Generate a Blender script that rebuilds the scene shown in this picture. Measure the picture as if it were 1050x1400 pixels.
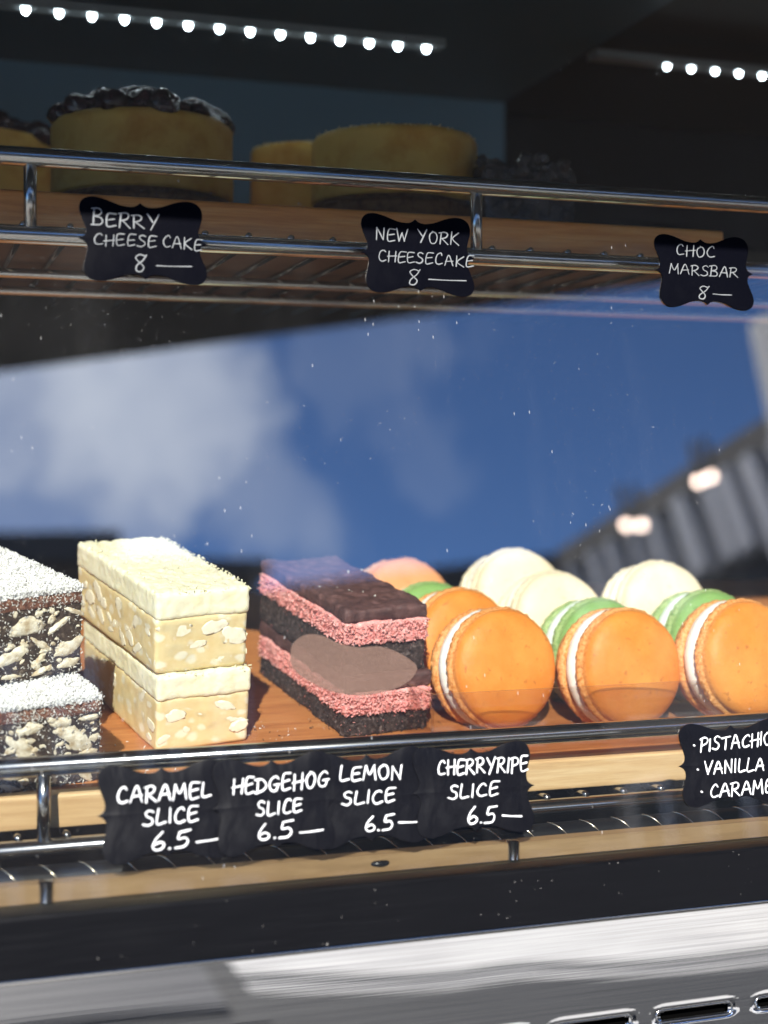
import bpy, math, random
import numpy as np
from mathutils import Vector, Matrix, noise as mnoise

for o in list(bpy.data.objects):
    bpy.data.objects.remove(o)
SC = bpy.context.scene
COL = SC.collection
rng = np.random.default_rng(7)
random.seed(7)

# ------------------------------------------------------------------ camera
F, CX, HY = 2000.0, 525.0, 640.0            # focal length, horizon of the 1050 x 1400 photograph
PSI = math.atan(1 / 3)
FW = np.array([math.sin(PSI), math.cos(PSI), 0]); RT = np.array([math.cos(PSI), -math.sin(PSI), 0]); UP = np.array([0, 0, 1.0])
cam_d = bpy.data.cameras.new('camera'); cam = bpy.data.objects.new('camera', cam_d); COL.objects.link(cam)
cam.location = (0, 0, 0); cam.rotation_euler = (math.pi / 2, 0, -PSI)
cam_d.sensor_fit = 'VERTICAL'; cam_d.sensor_height = 36.0; cam_d.sensor_width = 27.0
cam_d.lens = F / 1400 * 36.0
cam_d.shift_y = -60 / 1400
cam_d.clip_start = 0.01; cam_d.clip_end = 2000
cam_d.dof.use_dof = True; cam_d.dof.focus_distance = 0.545; cam_d.dof.aperture_fstop = 7.0
SC.camera = cam

# ------------------------------------------------------------------ sky, sun, exposure
SUN_EL, SUN_AZ = math.radians(33), math.radians(-20)      # azimuth from -Y (the street) towards +X
sun_dir = Vector((math.sin(SUN_AZ) * math.cos(SUN_EL), -math.cos(SUN_AZ) * math.cos(SUN_EL), math.sin(SUN_EL)))
W = bpy.data.worlds.new('World'); SC.world = W; W.use_nodes = True
nt = W.node_tree; N = nt.nodes; L = nt.links
bg = N['Background']; bg.inputs['Strength'].default_value = 0.15
sky = N.new('ShaderNodeTexSky'); sky.sky_type = 'NISHITA'; sky.sun_disc = False
sky.sun_elevation = SUN_EL
sky.sun_rotation = math.atan2(sun_dir.x, sun_dir.y)
sky.altitude = 5000; sky.air_density = 1.0; sky.dust_density = 0.0; sky.ozone_density = 8.0
tc = N.new('ShaderNodeTexCoord')
nz = N.new('ShaderNodeTexNoise'); nz.inputs['Scale'].default_value = 7; nz.inputs['Detail'].default_value = 5; nz.inputs['Roughness'].default_value = .55
L.new(tc.outputs['Generated'], nz.inputs['Vector'])
sub = N.new('ShaderNodeVectorMath'); sub.operation = 'SUBTRACT'; sub.inputs[1].default_value = (.5, .5, .5)
L.new(nz.outputs['Color'], sub.inputs[0])
scl = N.new('ShaderNodeVectorMath'); scl.operation = 'SCALE'; scl.inputs['Scale'].default_value = .26
L.new(sub.outputs[0], scl.inputs[0])
add = N.new('ShaderNodeVectorMath'); add.operation = 'ADD'
L.new(tc.outputs['Generated'], add.inputs[0]); L.new(scl.outputs[0], add.inputs[1])
nrm = N.new('ShaderNodeVectorMath'); nrm.operation = 'NORMALIZE'; L.new(add.outputs[0], nrm.inputs[0])
CLOUDS = [(10.0, 21.8, 5.0, 1.0), (12.8, 22.6, 2.8, .5), (8.2, 19.6, 3.0, .6), (4.0, 22.8, 2.6, .7), (18.8, 23.4, 2.0, .12), (22.3, 21.0, 2.4, .10),
          (12.5, 18.4, 3.2, .4), (3.6, 19.2, 2.6, .35),
          (-60, 30, 9, .9), (70, 35, 10, .8), (120, 40, 12, .9), (-110, 30, 10, .8), (-150, 50, 12, .7), (170, 25, 10, .8)]
prev = None
for az, el, rad, amt in CLOUDS:
    a, e = math.radians(az), math.radians(el)
    d = N.new('ShaderNodeVectorMath'); d.operation = 'DOT_PRODUCT'
    d.inputs[1].default_value = (math.sin(a) * math.cos(e), -math.cos(a) * math.cos(e), math.sin(e))
    L.new(nrm.outputs[0], d.inputs[0])
    mr = N.new('ShaderNodeMapRange'); mr.interpolation_type = 'SMOOTHSTEP'
    mr.inputs['From Min'].default_value = math.cos(math.radians(rad * 1.25)); mr.inputs['From Max'].default_value = math.cos(math.radians(rad * .5))
    mr.inputs['To Max'].default_value = amt
    L.new(d.outputs['Value'], mr.inputs['Value'])
    if prev is None:
        prev = mr.outputs[0]
    else:
        m = N.new('ShaderNodeMath'); m.operation = 'MAXIMUM'; L.new(prev, m.inputs[0]); L.new(mr.outputs[0], m.inputs[1]); prev = m.outputs[0]
nz2 = N.new('ShaderNodeTexNoise'); nz2.inputs['Scale'].default_value = 16; nz2.inputs['Detail'].default_value = 4
L.new(tc.outputs['Generated'], nz2.inputs['Vector'])
mr = N.new('ShaderNodeMapRange'); mr.inputs['From Min'].default_value = .3; mr.inputs['From Max'].default_value = .7
mr.inputs['To Min'].default_value = .6; mr.inputs['To Max'].default_value = 1.0
L.new(nz2.outputs['Fac'], mr.inputs['Value'])
mm = N.new('ShaderNodeMath'); mm.operation = 'MULTIPLY'; L.new(prev, mm.inputs[0]); L.new(mr.outputs[0], mm.inputs[1])
mix = N.new('ShaderNodeMixRGB'); mix.inputs['Color2'].default_value = (7.1, 7.9, 9.5, 1)
L.new(mm.outputs[0], mix.inputs['Fac']); L.new(sky.outputs[0], mix.inputs['Color1'])
L.new(mix.outputs[0], bg.inputs['Color'])

sd = bpy.data.lights.new('sun', 'SUN'); sd.energy = 5.0; sd.angle = math.radians(.5); sd.color = (1, .95, .87)
so = bpy.data.objects.new('sun', sd); COL.objects.link(so)
so.rotation_euler = (-sun_dir).to_track_quat('-Z', 'Y').to_euler(); so.location = sun_dir * 20
SC.view_settings.view_transform = 'Standard'; SC.view_settings.look = 'None'
SC.view_settings.gamma = 1; SC.view_settings.use_curve_mapping = False
SC.view_settings.exposure = 1.12
SC.render.engine = 'CYCLES'
SC.cycles.use_denoising = True
SC.cycles.max_bounces = 10; SC.cycles.transparent_max_bounces = 24; SC.cycles.sample_clamp_indirect = 6
SC.cycles.caustics_reflective = False; SC.cycles.caustics_refractive = False

# ------------------------------------------------------------------ projection helpers (pixel of the photo -> point on a real plane)
def ray(x, y): return FW + RT * (x - CX) / F - UP * (y - HY) / F
def onY(x, y, Y): d = ray(x, y); return d * (Y / d[1])
def atD(x, y, D): return ray(x, y) * D
def onplane(x, y, p, n): d = ray(x, y); return d * (np.dot(p, n) / np.dot(d, n))
TG = math.radians(10)
GN = np.array([0, -math.cos(TG), math.sin(TG)])            # outward normal of the leaning front glass
GP = np.array([0, .460, -.135])
def onglass(x, y, off=0.0): return onplane(x, y, GP + GN * off, GN)
TB = math.radians(10)                                      # tilt of the lower shelf
def shelf(x, s, h=0.0):
    return np.array([x, .515 + s * math.cos(TB) - h * math.sin(TB), -.1127 + s * math.sin(TB) + h * math.cos(TB)])

# ------------------------------------------------------------------ object helpers
def link(o, parent=None):
    COL.objects.link(o)
    if parent is not None: o.parent = parent
    return o
def tag(o, label=None, cat=None, group=None, kind=None):
    if label: o['label'] = label
    if cat: o['category'] = cat
    if group: o['group'] = group
    if kind: o['kind'] = kind
    return o
def thing(name, label, cat, loc=(0, 0, 0), rot=(0, 0, 0), group=None):
    o = bpy.data.objects.new(name, None); o.empty_display_size = .02
    o.location = tuple(loc); o.rotation_euler = rot
    link(o); return tag(o, label, cat, group)
class MB:
    def __init__(s): s.v = []; s.f = []; s.m = []; s.n = 0
    def add(s, v, f, mi=0):
        v = np.asarray(v, float); s.v.append(v)
        s.f += [tuple(int(i) + s.n for i in q) for q in f]; s.m += [mi] * len(f); s.n += len(v); return s
    def box(s, lo, hi, mi=0):
        x0, y0, z0 = lo; x1, y1, z1 = hi
        return s.add([(x0, y0, z0), (x1, y0, z0), (x1, y1, z0), (x0, y1, z0), (x0, y0, z1), (x1, y0, z1), (x1, y1, z1), (x0, y1, z1)],
                     [(0, 3, 2, 1), (4, 5, 6, 7), (0, 1, 5, 4), (1, 2, 6, 5), (2, 3, 7, 6), (3, 0, 4, 7)], mi)
    def tube(s, pts, r, n=16, mi=0, caps=True):
        pts = np.asarray(pts, float); k = len(pts)
        rr = np.full(k, r) if np.isscalar(r) else np.asarray(r)
        tan = np.gradient(pts, axis=0); tan /= np.linalg.norm(tan, axis=1)[:, None]
        ref = np.array([0, 0, 1.0]) if abs(tan[0][2]) < .9 else np.array([1.0, 0, 0])
        a = np.linspace(0, 2 * np.pi, n, endpoint=False); V = []
        for p, t, q in zip(pts, tan, rr):
            u = np.cross(t, ref)
            if np.linalg.norm(u) < 1e-6: u = np.cross(t, [0, 1.0, 0])
            u /= np.linalg.norm(u); w = np.cross(u, t)
            V += [p + q * (math.cos(x) * u + math.sin(x) * w) for x in a]
        fs = [(i * n + j, i * n + (j + 1) % n, (i + 1) * n + (j + 1) % n, (i + 1) * n + j) for i in range(k - 1) for j in range(n)]
        if caps: fs += [tuple(range(n))[::-1], tuple(range((k - 1) * n, k * n))]
        return s.add(V, fs, mi)
    def build(s, name, mats, parent=None, world=False, smooth=True, bevel=0, auto=None):
        v = np.concatenate(s.v)
        if world and parent is not None: v = v - np.array(parent.location)
        me = bpy.data.meshes.new(name); me.from_pydata([tuple(p) for p in v], [], s.f)
        if not isinstance(mats, (list, tuple)): mats = [mats]
        for m in mats: me.materials.append(m)
        me.polygons.foreach_set('material_index', s.m)
        me.polygons.foreach_set('use_smooth', [smooth] * len(s.f)); me.update()
        if auto is not None: me.set_sharp_from_angle(angle=math.radians(auto))
        o = bpy.data.objects.new(name, me); link(o, parent)
        if bevel:
            b = o.modifiers.new('bevel', 'BEVEL'); b.width = bevel; b.segments = 3; b.limit_method = 'ANGLE'
        return o
def boxo(name, lo, hi, mat, parent=None, world=True, bevel=0, smooth=False):
    return MB().box(lo, hi).build(name, mat, parent, world, smooth, bevel)

# ------------------------------------------------------------------ materials
def mat(name, col=(.5, .5, .5), rough=.5, metal=0.0, spec=.5, **k):
    m = bpy.data.materials.new(name); m.use_nodes = True
    b = m.node_tree.nodes['Principled BSDF']
    b.inputs['Base Color'].default_value = (*col, 1); b.inputs['Roughness'].default_value = rough
    b.inputs['Metallic'].default_value = metal; b.inputs['Specular IOR Level'].default_value = spec
    for kk, v in k.items(): b.inputs[kk.replace('_', ' ')].default_value = v
    return m
class NT:
    """small node-writing helper"""
    def __init__(s, m): s.m = m; s.t = m.node_tree; s.b = s.t.nodes.get('Principled BSDF')
    def n(s, typ, **k):
        x = s.t.nodes.new(typ)
        for a, v in k.items():
            if hasattr(x, a): setattr(x, a, v)
            else: x.inputs[a.replace('_', ' ')].default_value = v
        return x
    def l(s, a, b): s.t.links.new(a, b)
    def coord(s, scale=(1, 1, 1), out='Object', rot=(0, 0, 0)):
        c = s.n('ShaderNodeTexCoord'); mp = s.n('ShaderNodeMapping'); mp.inputs['Scale'].default_value = scale; mp.inputs['Rotation'].default_value = rot
        s.l(c.outputs[out], mp.inputs['Vector']); return mp.outputs[0]
    def noise(s, vec, scale, detail=4, rough=.5, dist=0):
        x = s.n('ShaderNodeTexNoise'); x.inputs['Scale'].default_value = scale; x.inputs['Detail'].default_value = detail
        x.inputs['Roughness'].default_value = rough; x.inputs['Distortion'].default_value = dist; s.l(vec, x.inputs['Vector']); return x
    def voro(s, vec, scale, feature='F1', rand=1):
        x = s.n('ShaderNodeTexVoronoi'); x.feature = feature; x.inputs['Scale'].default_value = scale; x.inputs['Randomness'].default_value = rand
        s.l(vec, x.inputs['Vector']); return x
    def ramp(s, fac, stops):
        r = s.n('ShaderNodeValToRGB'); e = r.color_ramp.elements
        while len(e) < len(stops): e.new(.5)
        for q, (p, c) in zip(e, stops): q.position = p; q.color = (*c, 1) if len(c) == 3 else c
        s.l(fac, r.inputs['Fac']); return r.outputs['Color']
    def mixc(s, fac, a, b):
        x = s.n('ShaderNodeMixRGB')
        for i, v in ((0, fac), (1, a), (2, b)):
            if isinstance(v, (int, float)): x.inputs[i].default_value = v
            elif isinstance(v, tuple): x.inputs[i].default_value = (*v, 1)
            else: s.l(v, x.inputs[i])
        return x.outputs[0]
    def math(s, op, a, b=None):
        x = s.n('ShaderNodeMath'); x.operation = op
        for i, v in ((0, a), (1, b)):
            if v is None: continue
            if isinstance(v, (int, float)): x.inputs[i].default_value = v
            else: s.l(v, x.inputs[i])
        return x.outputs[0]
    def bump(s, h, strength=.3, dist=.001):
        x = s.n('ShaderNodeBump'); x.inputs['Strength'].default_value = strength; x.inputs['Distance'].default_value = dist
        s.l(h, x.inputs['Height']); s.l(x.outputs[0], s.b.inputs['Normal']); return x
    def base(s, c): s.l(c, s.b.inputs['Base Color'])
    def rough(s, c): s.l(c, s.b.inputs['Roughness'])

def m_wood(name, dark, mid, light, sc=1.0):
    m = mat(name, mid, .45); t = NT(m)
    v = t.coord((3 * sc, 40 * sc, 40 * sc)); n1 = t.noise(v, 6, 6, .6, .6)
    c = t.ramp(n1.outputs['Fac'], [(.25, dark), (.5, mid), (.72, light)])
    v2 = t.coord((10 * sc, 260 * sc, 260 * sc)); n2 = t.noise(v2, 5, 3, .7)
    c2 = t.mixc(t.math('MULTIPLY', t.ramp(n2.outputs['Fac'], [(.45, (0, 0, 0)), (.62, (1, 1, 1))]), .35), c, dark)
    t.base(c2); t.bump(n2.outputs['Fac'], .15, .0004); return m
M = {}
M['board'] = m_wood('acacia_wood', (.32, .11, .035), (.52, .20, .06), (.60, .28, .10))
M['boardbounce'] = m_wood('bounce_lit_wood', (.52, .17, .035), (.78, .31, .07), (.85, .43, .13))  # gold sun bounce on the upper board's front put into its colour
M['undershade'] = m_wood('underside_shade_wood', (.05, .025, .012), (.09, .045, .02), (.13, .07, .035))  # shade below the boards put into a darker wood colour
M['boardfront'] = m_wood('pale_wood', (.50, .30, .14), (.66, .44, .22), (.76, .56, .32))
M['deckmirror'] = m_wood('reflected_tan_wood', (.20, .12, .055), (.28, .175, .083), (.34, .225, .115))
M['chrome'] = mat('polished_chrome', (.40, .395, .38), .17, 1.0)

M['blackgloss'] = mat('black_gloss_trim', (.008, .008, .009), .26, spec=.3)
M['wire'] = mat('wire_steel', (.70, .62, .48), .25, 1.0)
def m_dusty(name, col, rough, amount=.16):
    m = mat(name, col, rough); t = NT(m)
    v = t.coord((1, 1, 1)); n = t.noise(v, 500, 2); vw = t.n('ShaderNodeVectorMath', operation='MULTIPLY_ADD'); vw.inputs[1].default_value = (.003,) * 3
    t.l(n.outputs['Color'], vw.inputs[0]); t.l(v, vw.inputs[2]); vo = t.voro(vw.outputs[0], 380)
    speck = t.math('LESS_THAN', vo.outputs['Distance'], .07)
    sel = t.math('GREATER_THAN', t.noise(v, 60, 2).outputs['Fac'], .52)
    vs = t.coord((14, 300, 300)); st = t.noise(vs, 3, 3)
    c = t.mixc(t.math('MULTIPLY', st.outputs['Fac'], .5), col, tuple(min(1, q * 1.9 + .001) for q in col))
    c = t.mixc(t.math('MULTIPLY', t.math('MULTIPLY', speck, sel), amount * 3), c, (.55, .53, .5))
    t.b.inputs['Specular IOR Level'].default_value = .16
    t.base(c); t.rough(t.ramp(st.outputs['Fac'], [(.3, (rough * .8,) * 3), (.7, (rough * 1.3,) * 3)])); return m
M['frame'] = m_dusty('black_frame_plastic', (.0022, .0024, .0034), .36, .12)
M['dark'] = mat('dark_interior', (.006, .0065, .008), .6, spec=.2)
M['slotshade'] = mat('slot_shade_black', (.002, .002, .002), .9, spec=.0)
M['bull'] = mat('matt_black_bullnose', (.006, .006, .007), .45, spec=.10)
M['innerback'] = mat('blue_haze_back_panel', (.07, .17, .27), .5)  # blue haze at the upper left put into the panel colour
M['liner'] = mat('blue_haze_liner', (.03, .062, .09), .5)
M['sunshade'] = mat('sunshade_black', (.008, .008, .008), .6)

# brushed steel: fine horizontal grain, a mirror-like lobe over a broad one
m = mat('brushed_steel', (.66, .66, .66), .1, 1.0); t = NT(m); M['steel'] = m
g1 = t.noise(t.coord((2.5, 1, 900)), 2, 5, .65); g2 = t.noise(t.coord((14, 1, 3600)), 1.5, 3, .6)
gg = t.math('ADD', t.math('MULTIPLY', g1.outputs['Fac'], .6), t.math('MULTIPLY', g2.outputs['Fac'], .4))
t.base(t.ramp(gg, [(.34, (.40, .40, .41)), (.5, (.70, .70, .69)), (.66, (.86, .85, .83))]))
t.b.inputs['Roughness'].default_value = .012
bp = t.n('ShaderNodeBump'); bp.inputs['Strength'].default_value = .12; bp.inputs['Distance'].default_value = .0003; t.l(gg, bp.inputs['Height'])
bw = t.n('ShaderNodeBump'); bw.inputs['Strength'].default_value = .012; bw.inputs['Distance'].default_value = .0002; t.l(t.noise(t.coord((3, 1, 260)), 2, 3).outputs['Fac'], bw.inputs['Height']); t.l(bw.outputs[0], t.b.inputs['Normal'])
b2 = t.n('ShaderNodeBsdfPrincipled'); b2.inputs['Metallic'].default_value = 1; b2.inputs['Roughness'].default_value = .46
t.l(t.b.inputs['Base Color'].links[0].from_socket, b2.inputs['Base Color']); t.l(bp.outputs[0], b2.inputs['Normal'])
ms = t.n('ShaderNodeMixShader'); ms.inputs[0].default_value = .022
t.l(t.b.outputs[0], ms.inputs[1]); t.l(b2.outputs[0], ms.inputs[2]); t.l(ms.outputs[0], t.t.nodes['Material Output'].inputs[0])

# front glass: outer face reflects and carries dust, inner face is clear
def m_glass(name, refl, dust=True):
    m = bpy.data.materials.new(name); m.use_nodes = True; t = NT(m); t.t.nodes.remove(t.b)
    out = t.t.nodes['Material Output']
    tr = t.n('ShaderNodeBsdfTransparent'); gl = t.n('ShaderNodeBsdfGlossy'); gl.inputs['Roughness'].default_value = 0.0
    tr.inputs['Color'].default_value = (.97, .985, .98, 1)
    lw = t.n('ShaderNodeLayerWeight'); lw.inputs['Blend'].default_value = .25
    mr = t.n('ShaderNodeMapRange'); mr.inputs['To Min'].default_value = refl; mr.inputs['To Max'].default_value = min(1, refl + .6)
    t.l(lw.outputs['Fresnel'], mr.inputs['Value'])
    mx = t.n('ShaderNodeMixShader'); mx.inputs[0].default_value = refl
    t.l(tr.outputs[0], mx.inputs[1]); t.l(gl.outputs[0], mx.inputs[2])
    if dust:
        di = t.n('ShaderNodeBsdfDiffuse'); di.inputs['Color'].default_value = (.75, .75, .74, 1)
        v = t.coord((1, 1, 1))
        nd = t.noise(v, 300, 2); 
        va = t.n('ShaderNodeVectorMath'); va.operation = 'MULTIPLY_ADD'; va.inputs[1].default_value = (.004,) * 3
        t.l(nd.outputs['Color'], va.inputs[0]); t.l(v, va.inputs[2])
        vo = t.voro(va.outputs[0], 190); s1 = t.math('LESS_THAN', vo.outputs['Distance'], .052)
        sel = t.math('GREATER_THAN', t.noise(v, 28, 3).outputs['Fac'], .53)
        vo2 = t.voro(va.outputs[0], 520); s2 = t.math('LESS_THAN', vo2.outputs['Distance'], .075)
        sel2 = t.math('GREATER_THAN', t.noise(v, 16, 3).outputs['Fac'], .50)
        vl = t.coord((70, 70, 70), rot=(0, 0, 0)); 
        mp = t.coord((420, 420, 90), rot=(.0, .5, .0)); vo3 = t.voro(mp, 1.0); s3 = t.math('LESS_THAN', vo3.outputs['Distance'], .07)
        sel3 = t.math('GREATER_THAN', t.noise(v, 22, 2).outputs['Fac'], .56)
        smear = t.ramp(t.noise(t.coord((34, 34, 7)), 1.0, 5, .6).outputs['Fac'], [(.50, (0, 0, 0)), (.85, (1, 1, 1))])
        film = t.ramp(t.noise(v, 9, 4, .6).outputs['Fac'], [(.3, (0, 0, 0)), (.8, (1, 1, 1))])
        a = t.math('MAXIMUM', t.math('MULTIPLY', t.math('MULTIPLY', s1, sel), .12), t.math('MULTIPLY', t.math('MULTIPLY', s2, sel2), .14))
        a = t.math('MAXIMUM', a, t.math('MULTIPLY', t.math('MULTIPLY', s3, sel3), .26))
        a = t.math('ADD', a, t.math('ADD', t.math('MULTIPLY', smear, .012), t.math('MULTIPLY', film, .005)))
        a = t.math('ADD', a, .001)
        m2 = t.n('ShaderNodeMixShader'); t.l(a, m2.inputs[0]); t.l(mx.outputs[0], m2.inputs[1]); t.l(di.outputs[0], m2.inputs[2])
        t.l(m2.outputs[0], out.inputs[0])
    else:
        t.l(mx.outputs[0], out.inputs[0])
    return m
M['glass_out'] = m_glass('front_glass_outer', .25)
M['glass_in'] = m_glass('front_glass_inner', .004, False)
M['glass_edge'] = mat('glass_edge', (.05, .12, .10), .2)
M['acrylic'] = m_glass('clear_acrylic', .06, False)
M['acrylic'].node_tree.nodes['Transparent BSDF'].inputs['Color'].default_value = (.93, .90, .88, 1)
M['acrylic_edge'] = mat('acrylic_edge', (.35, .16, .07), .3, Alpha=.45)

# ------------------------------------------------------------------ display case
case = thing('display_case', 'glass fronted cafe display case with black frame and brushed steel base', 'display case', (.2, .45, -1.25))
XL, XR = -.55, 1.35
# glass pane, 5 mm thick
gu = np.array([0, math.sin(TG), math.cos(TG)])
hgt = .372
g = MB()
c0 = [GP + np.array([XL, 0, 0]), GP + np.array([XR, 0, 0])]
q = [c0[0], c0[1], c0[1] + gu * hgt, c0[0] + gu * hgt]
qi = [p - GN * .005 for p in q]
g.add(q + qi, [(0, 1, 2, 3)], 0); g.f += [(4, 7, 6, 5)]; g.m += [1]
for a_, b_ in ((0, 1), (1, 2), (2, 3), (3, 0)): g.f.append((b_, a_, a_ + 4, b_ + 4)); g.m.append(2)
g.build('front_glass', [M['glass_out'], M['glass_in'], M['glass_edge']], case, True, False)
# black base frame
fr = MB()
prof = [(.4485, -.1527), (.4485, -.1350), (.4492, -.1341), (.4502, -.1338), (.4575, -.1338), (.4575, -.136), (.4680, -.136), (.4680, -.1527)]
xs = [XL, XR]
V = [(x, y, z) for x in xs for y, z in prof]; k = len(prof)
fr.add(V, [(i, (i + 1) % k, k + (i + 1) % k, k + i) for i in range(k)] + [tuple(range(k))[::-1], tuple(range(k, 2 * k))])
frame = fr.build('base_frame', M['frame'], case, True, True, auto=35)
# dome screw cap on the frame ledge
pc = onY(518, 1186, .4700)
lat = MB(); ring = []
for r_, z_ in ((.0048, 0), (.0048, .0008), (.0042, .0014), (.0034, .0015), (.0033, .0022), (.0022, .0030), (.0010, .0034), (.0002, .0035)):
    ring.append([(pc[0] + r_ * math.cos(a), .4720 + r_ * math.sin(a), -.1338 + z_) for a in np.linspace(0, 2 * np.pi, 28, endpoint=False)])
lat.add([p for r_ in ring for p in r_], [(i * 28 + j, i * 28 + (j + 1) % 28, (i + 1) * 28 + (j + 1) % 28, (i + 1) * 28 + j) for i in range(7) for j in range(28)] + [tuple(range(7 * 28, 8 * 28))])
lat.build('screw_cap', M['blackgloss'], frame if False else case, True, True)
# brushed steel panel with punched slots, gently buckled
pz0, pz1 = -.62, -.1545
nx, nzv = 260, 120
def pan_y(x, z):
    w = .00028 * math.sin(x * 15 + 1.2) * (1 + .5 * math.sin(x * 6.1)) * math.exp(-((z + .19) / .05) ** 2)
    return .452 + w
slots = []
sp = onY(950, 1384, .452); s_len = (onY(1001, 1376, .452) - onY(899, 1391, .452))[0]
step = (onY(1083, 1367, .452) - sp)[0]
for i in range(-6, 6): slots.append((sp[0] + i * step, sp[2]))
pm = MB()
gx = np.concatenate([np.linspace(XL, -.05, 30), np.linspace(-.05, .55, 400)[1:], np.linspace(.55, XR, 40)[1:]])
gz = np.concatenate([np.linspace(pz0, -.24, 20), np.linspace(-.24, pz1, 130)[1:]])
idx = {}; vv = []
hr = .0018; hl = s_len / 2 - .0018; RIM = .0013
def slot_d(x, z):
    best = 9
    for sx, sz in slots:
        dx = max(0, abs(x - sx) - hl); d = math.hypot(dx, z - sz); best = min(best, d)
    return best
D_ = np.array([[slot_d(x, z) for z in gz] for x in gx])
for i, x in enumerate(gx):
    for j, z in enumerate(gz):
        y = pan_y(x, z); d = D_[i, j]
        if d < hr + RIM * 1.6:
            u = (d - hr) / (RIM * 1.6)
            y += -.0003 * math.sin(max(0, u) * math.pi) + (.0012 * (1 - max(0, u)) ** 2)
        idx[i, j] = len(vv); vv.append((x, y, z))
ff = []
for i in range(len(gx) - 1):
    for j in range(len(gz) - 1):
        if max(D_[i, j], D_[i + 1, j], D_[i, j + 1], D_[i + 1, j + 1]) < hr: continue
        ff.append((idx[i, j], idx[i + 1, j], idx[i + 1, j + 1], idx[i, j + 1]))
pm.add(vv, ff); panel = pm.build('steel_panel', M['steel'], case, True, True)
for sx, sz in slots:                                           # rolled rim round every slot
    pts = []
    for a in np.linspace(-math.pi / 2, math.pi / 2, 14): pts.append((sx + hl + (hr + .0003) * math.cos(a), .4523, sz + (hr + .0003) * math.sin(a)))
    for a in np.linspace(math.pi / 2, 3 * math.pi / 2, 14): pts.append((sx - hl + (hr + .0003) * math.cos(a), .4523, sz + (hr + .0003) * math.sin(a)))
    pts.append(pts[0])
    MB().tube(pts, .00045, 8, caps=False).build('vent_slot', M['chrome'], panel, False, True).location = -np.array(case.location)
boxo('slot_backing', (XL, .4575, pz0), (XR, .70, -.156), M['slotshade'], case)  # black backing carries the dark inside the slots in its colour
MB().tube([(XL, .4515, -.1541), (XR, .4515, -.1541)], .0011, 12).build('edge_bead', M['chrome'], case, True)
# interior shell
boxo('back_panel', (XL, .90, -.17), (XR, .92, .24), M['dark'], case)
boxo('haze_back_panel', (XL, .86, .10), (onY(690, 200, .86)[0], .865, .2330), M['innerback'], case)
boxo('haze_liner', (XL, .53, .2335), (onY(690, 200, .86)[0], .86, .2358), M['liner'], case)  # added under the roof to carry the blue glow round the LEDs
boxo('floor_panel', (XL, .486, -.19), (XR, .90, -.172), M['dark'], case)
boxo('roof_and_sunshade', (XL, .280, .236), (XR, .95, .256), M['sunshade'], case)  # unseen front overhang added to keep sun off the upper shelf
boxo('side_panel', (XL - .02, .43, -.62), (XL, .95, .236), M['dark'], case)
boxo('side_panel', (XR, .43, -.62), (XR + .02, .95, .236), M['dark'], case)
boxo('base_cabinet', (XL, .46, -1.25), (XR, .95, -.62), M['dark'], case)
# bullnose bar; strip, short posts and wire arcs model reflections in the polished deck
boxo('wood_reflection_strip', (XL, .4685, -.1710), (XR, .4740, -.1303), M['deckmirror'], case)
MB().tube([(x, .4925, -.1355) for x in np.linspace(XL, XR, 3)], .0046, 24).build('bullnose', M['bull'], case, True)
for xq in (60, 690):
    p = onY(xq, 1200, .4765)
    MB().tube([(p[0], .4694, -.168), (p[0], .4694, -.1295)], .0024, 16).build('post_reflection', M['chrome'], case, True)
wr = MB()
for i in range(-8, 40):
    x0 = .018 + i * .0131
    pts = [(x0 + .0075 * (a / 1.9), .4925 - .0047 * math.sin(a - .15), -.1355 + .0047 * math.cos(a - .15)) for a in np.linspace(0, 1.9, 12)]
    wr.tube(pts, .00034, 6)
wr.build('wire_reflections', M['wire'], case, True)

# ------------------------------------------------------------------ LED strips (lit lamps)
M['led'] = mat('led_emitter', (1, 1, 1), .4); b = M['led'].node_tree.nodes['Principled BSDF']
b.inputs['Emission Color'].default_value = (.80, .93, 1, 1); b.inputs['Emission Strength'].default_value = 14
M['ledbar'] = mat('led_bar', (.25, .27, .28), .35, .6)
def led_strip(px0, px1, n, D, label, r=.0021, extra=0):
    p0 = atD(*px0, D); Y = p0[1]; p1 = onY(*px1, Y); p1[2] = p0[2]
    st = thing('led_strip', label, 'light strip', (p0[0], Y, p0[2]), group=None)
    e = (p1 - p0) / (n - 1)
    boxo('bar', tuple(p0 - e * 3 + [0, -.004, .0022]), tuple(p1 + e * (.6 + extra) + [0, .006, .0062]), M['ledbar'], st)
    for i in range(n + extra):
        c = p0 + e * i; lb = MB(); rings = []
        for a in (0, .35, .75, 1.1, 1.5): rings.append([c + np.array([r * math.cos(a) * math.cos(u), r * math.cos(a) * math.sin(u), -r * 1.5 * math.sin(a) + .0022]) for u in np.linspace(0, 2 * np.pi, 14, endpoint=False)])
        lb.add([p for q_ in rings for p in q_], [(k_ * 14 + j, k_ * 14 + (j + 1) % 14, (k_ + 1) * 14 + (j + 1) % 14, (k_ + 1) * 14 + j) for k_ in range(4) for j in range(14)] + [tuple(range(56, 70))])
        lb.build('led', M['led'], st, True)
    return st
led_strip((35, 18), (583, 66), 14, .66, 'long row of white LED dots under the case roof at the upper left')
led_strip((912, 95), (1042, 107), 5, .80, 'short row of white LED dots deep in the case at the upper right', .0017, 6)

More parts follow.
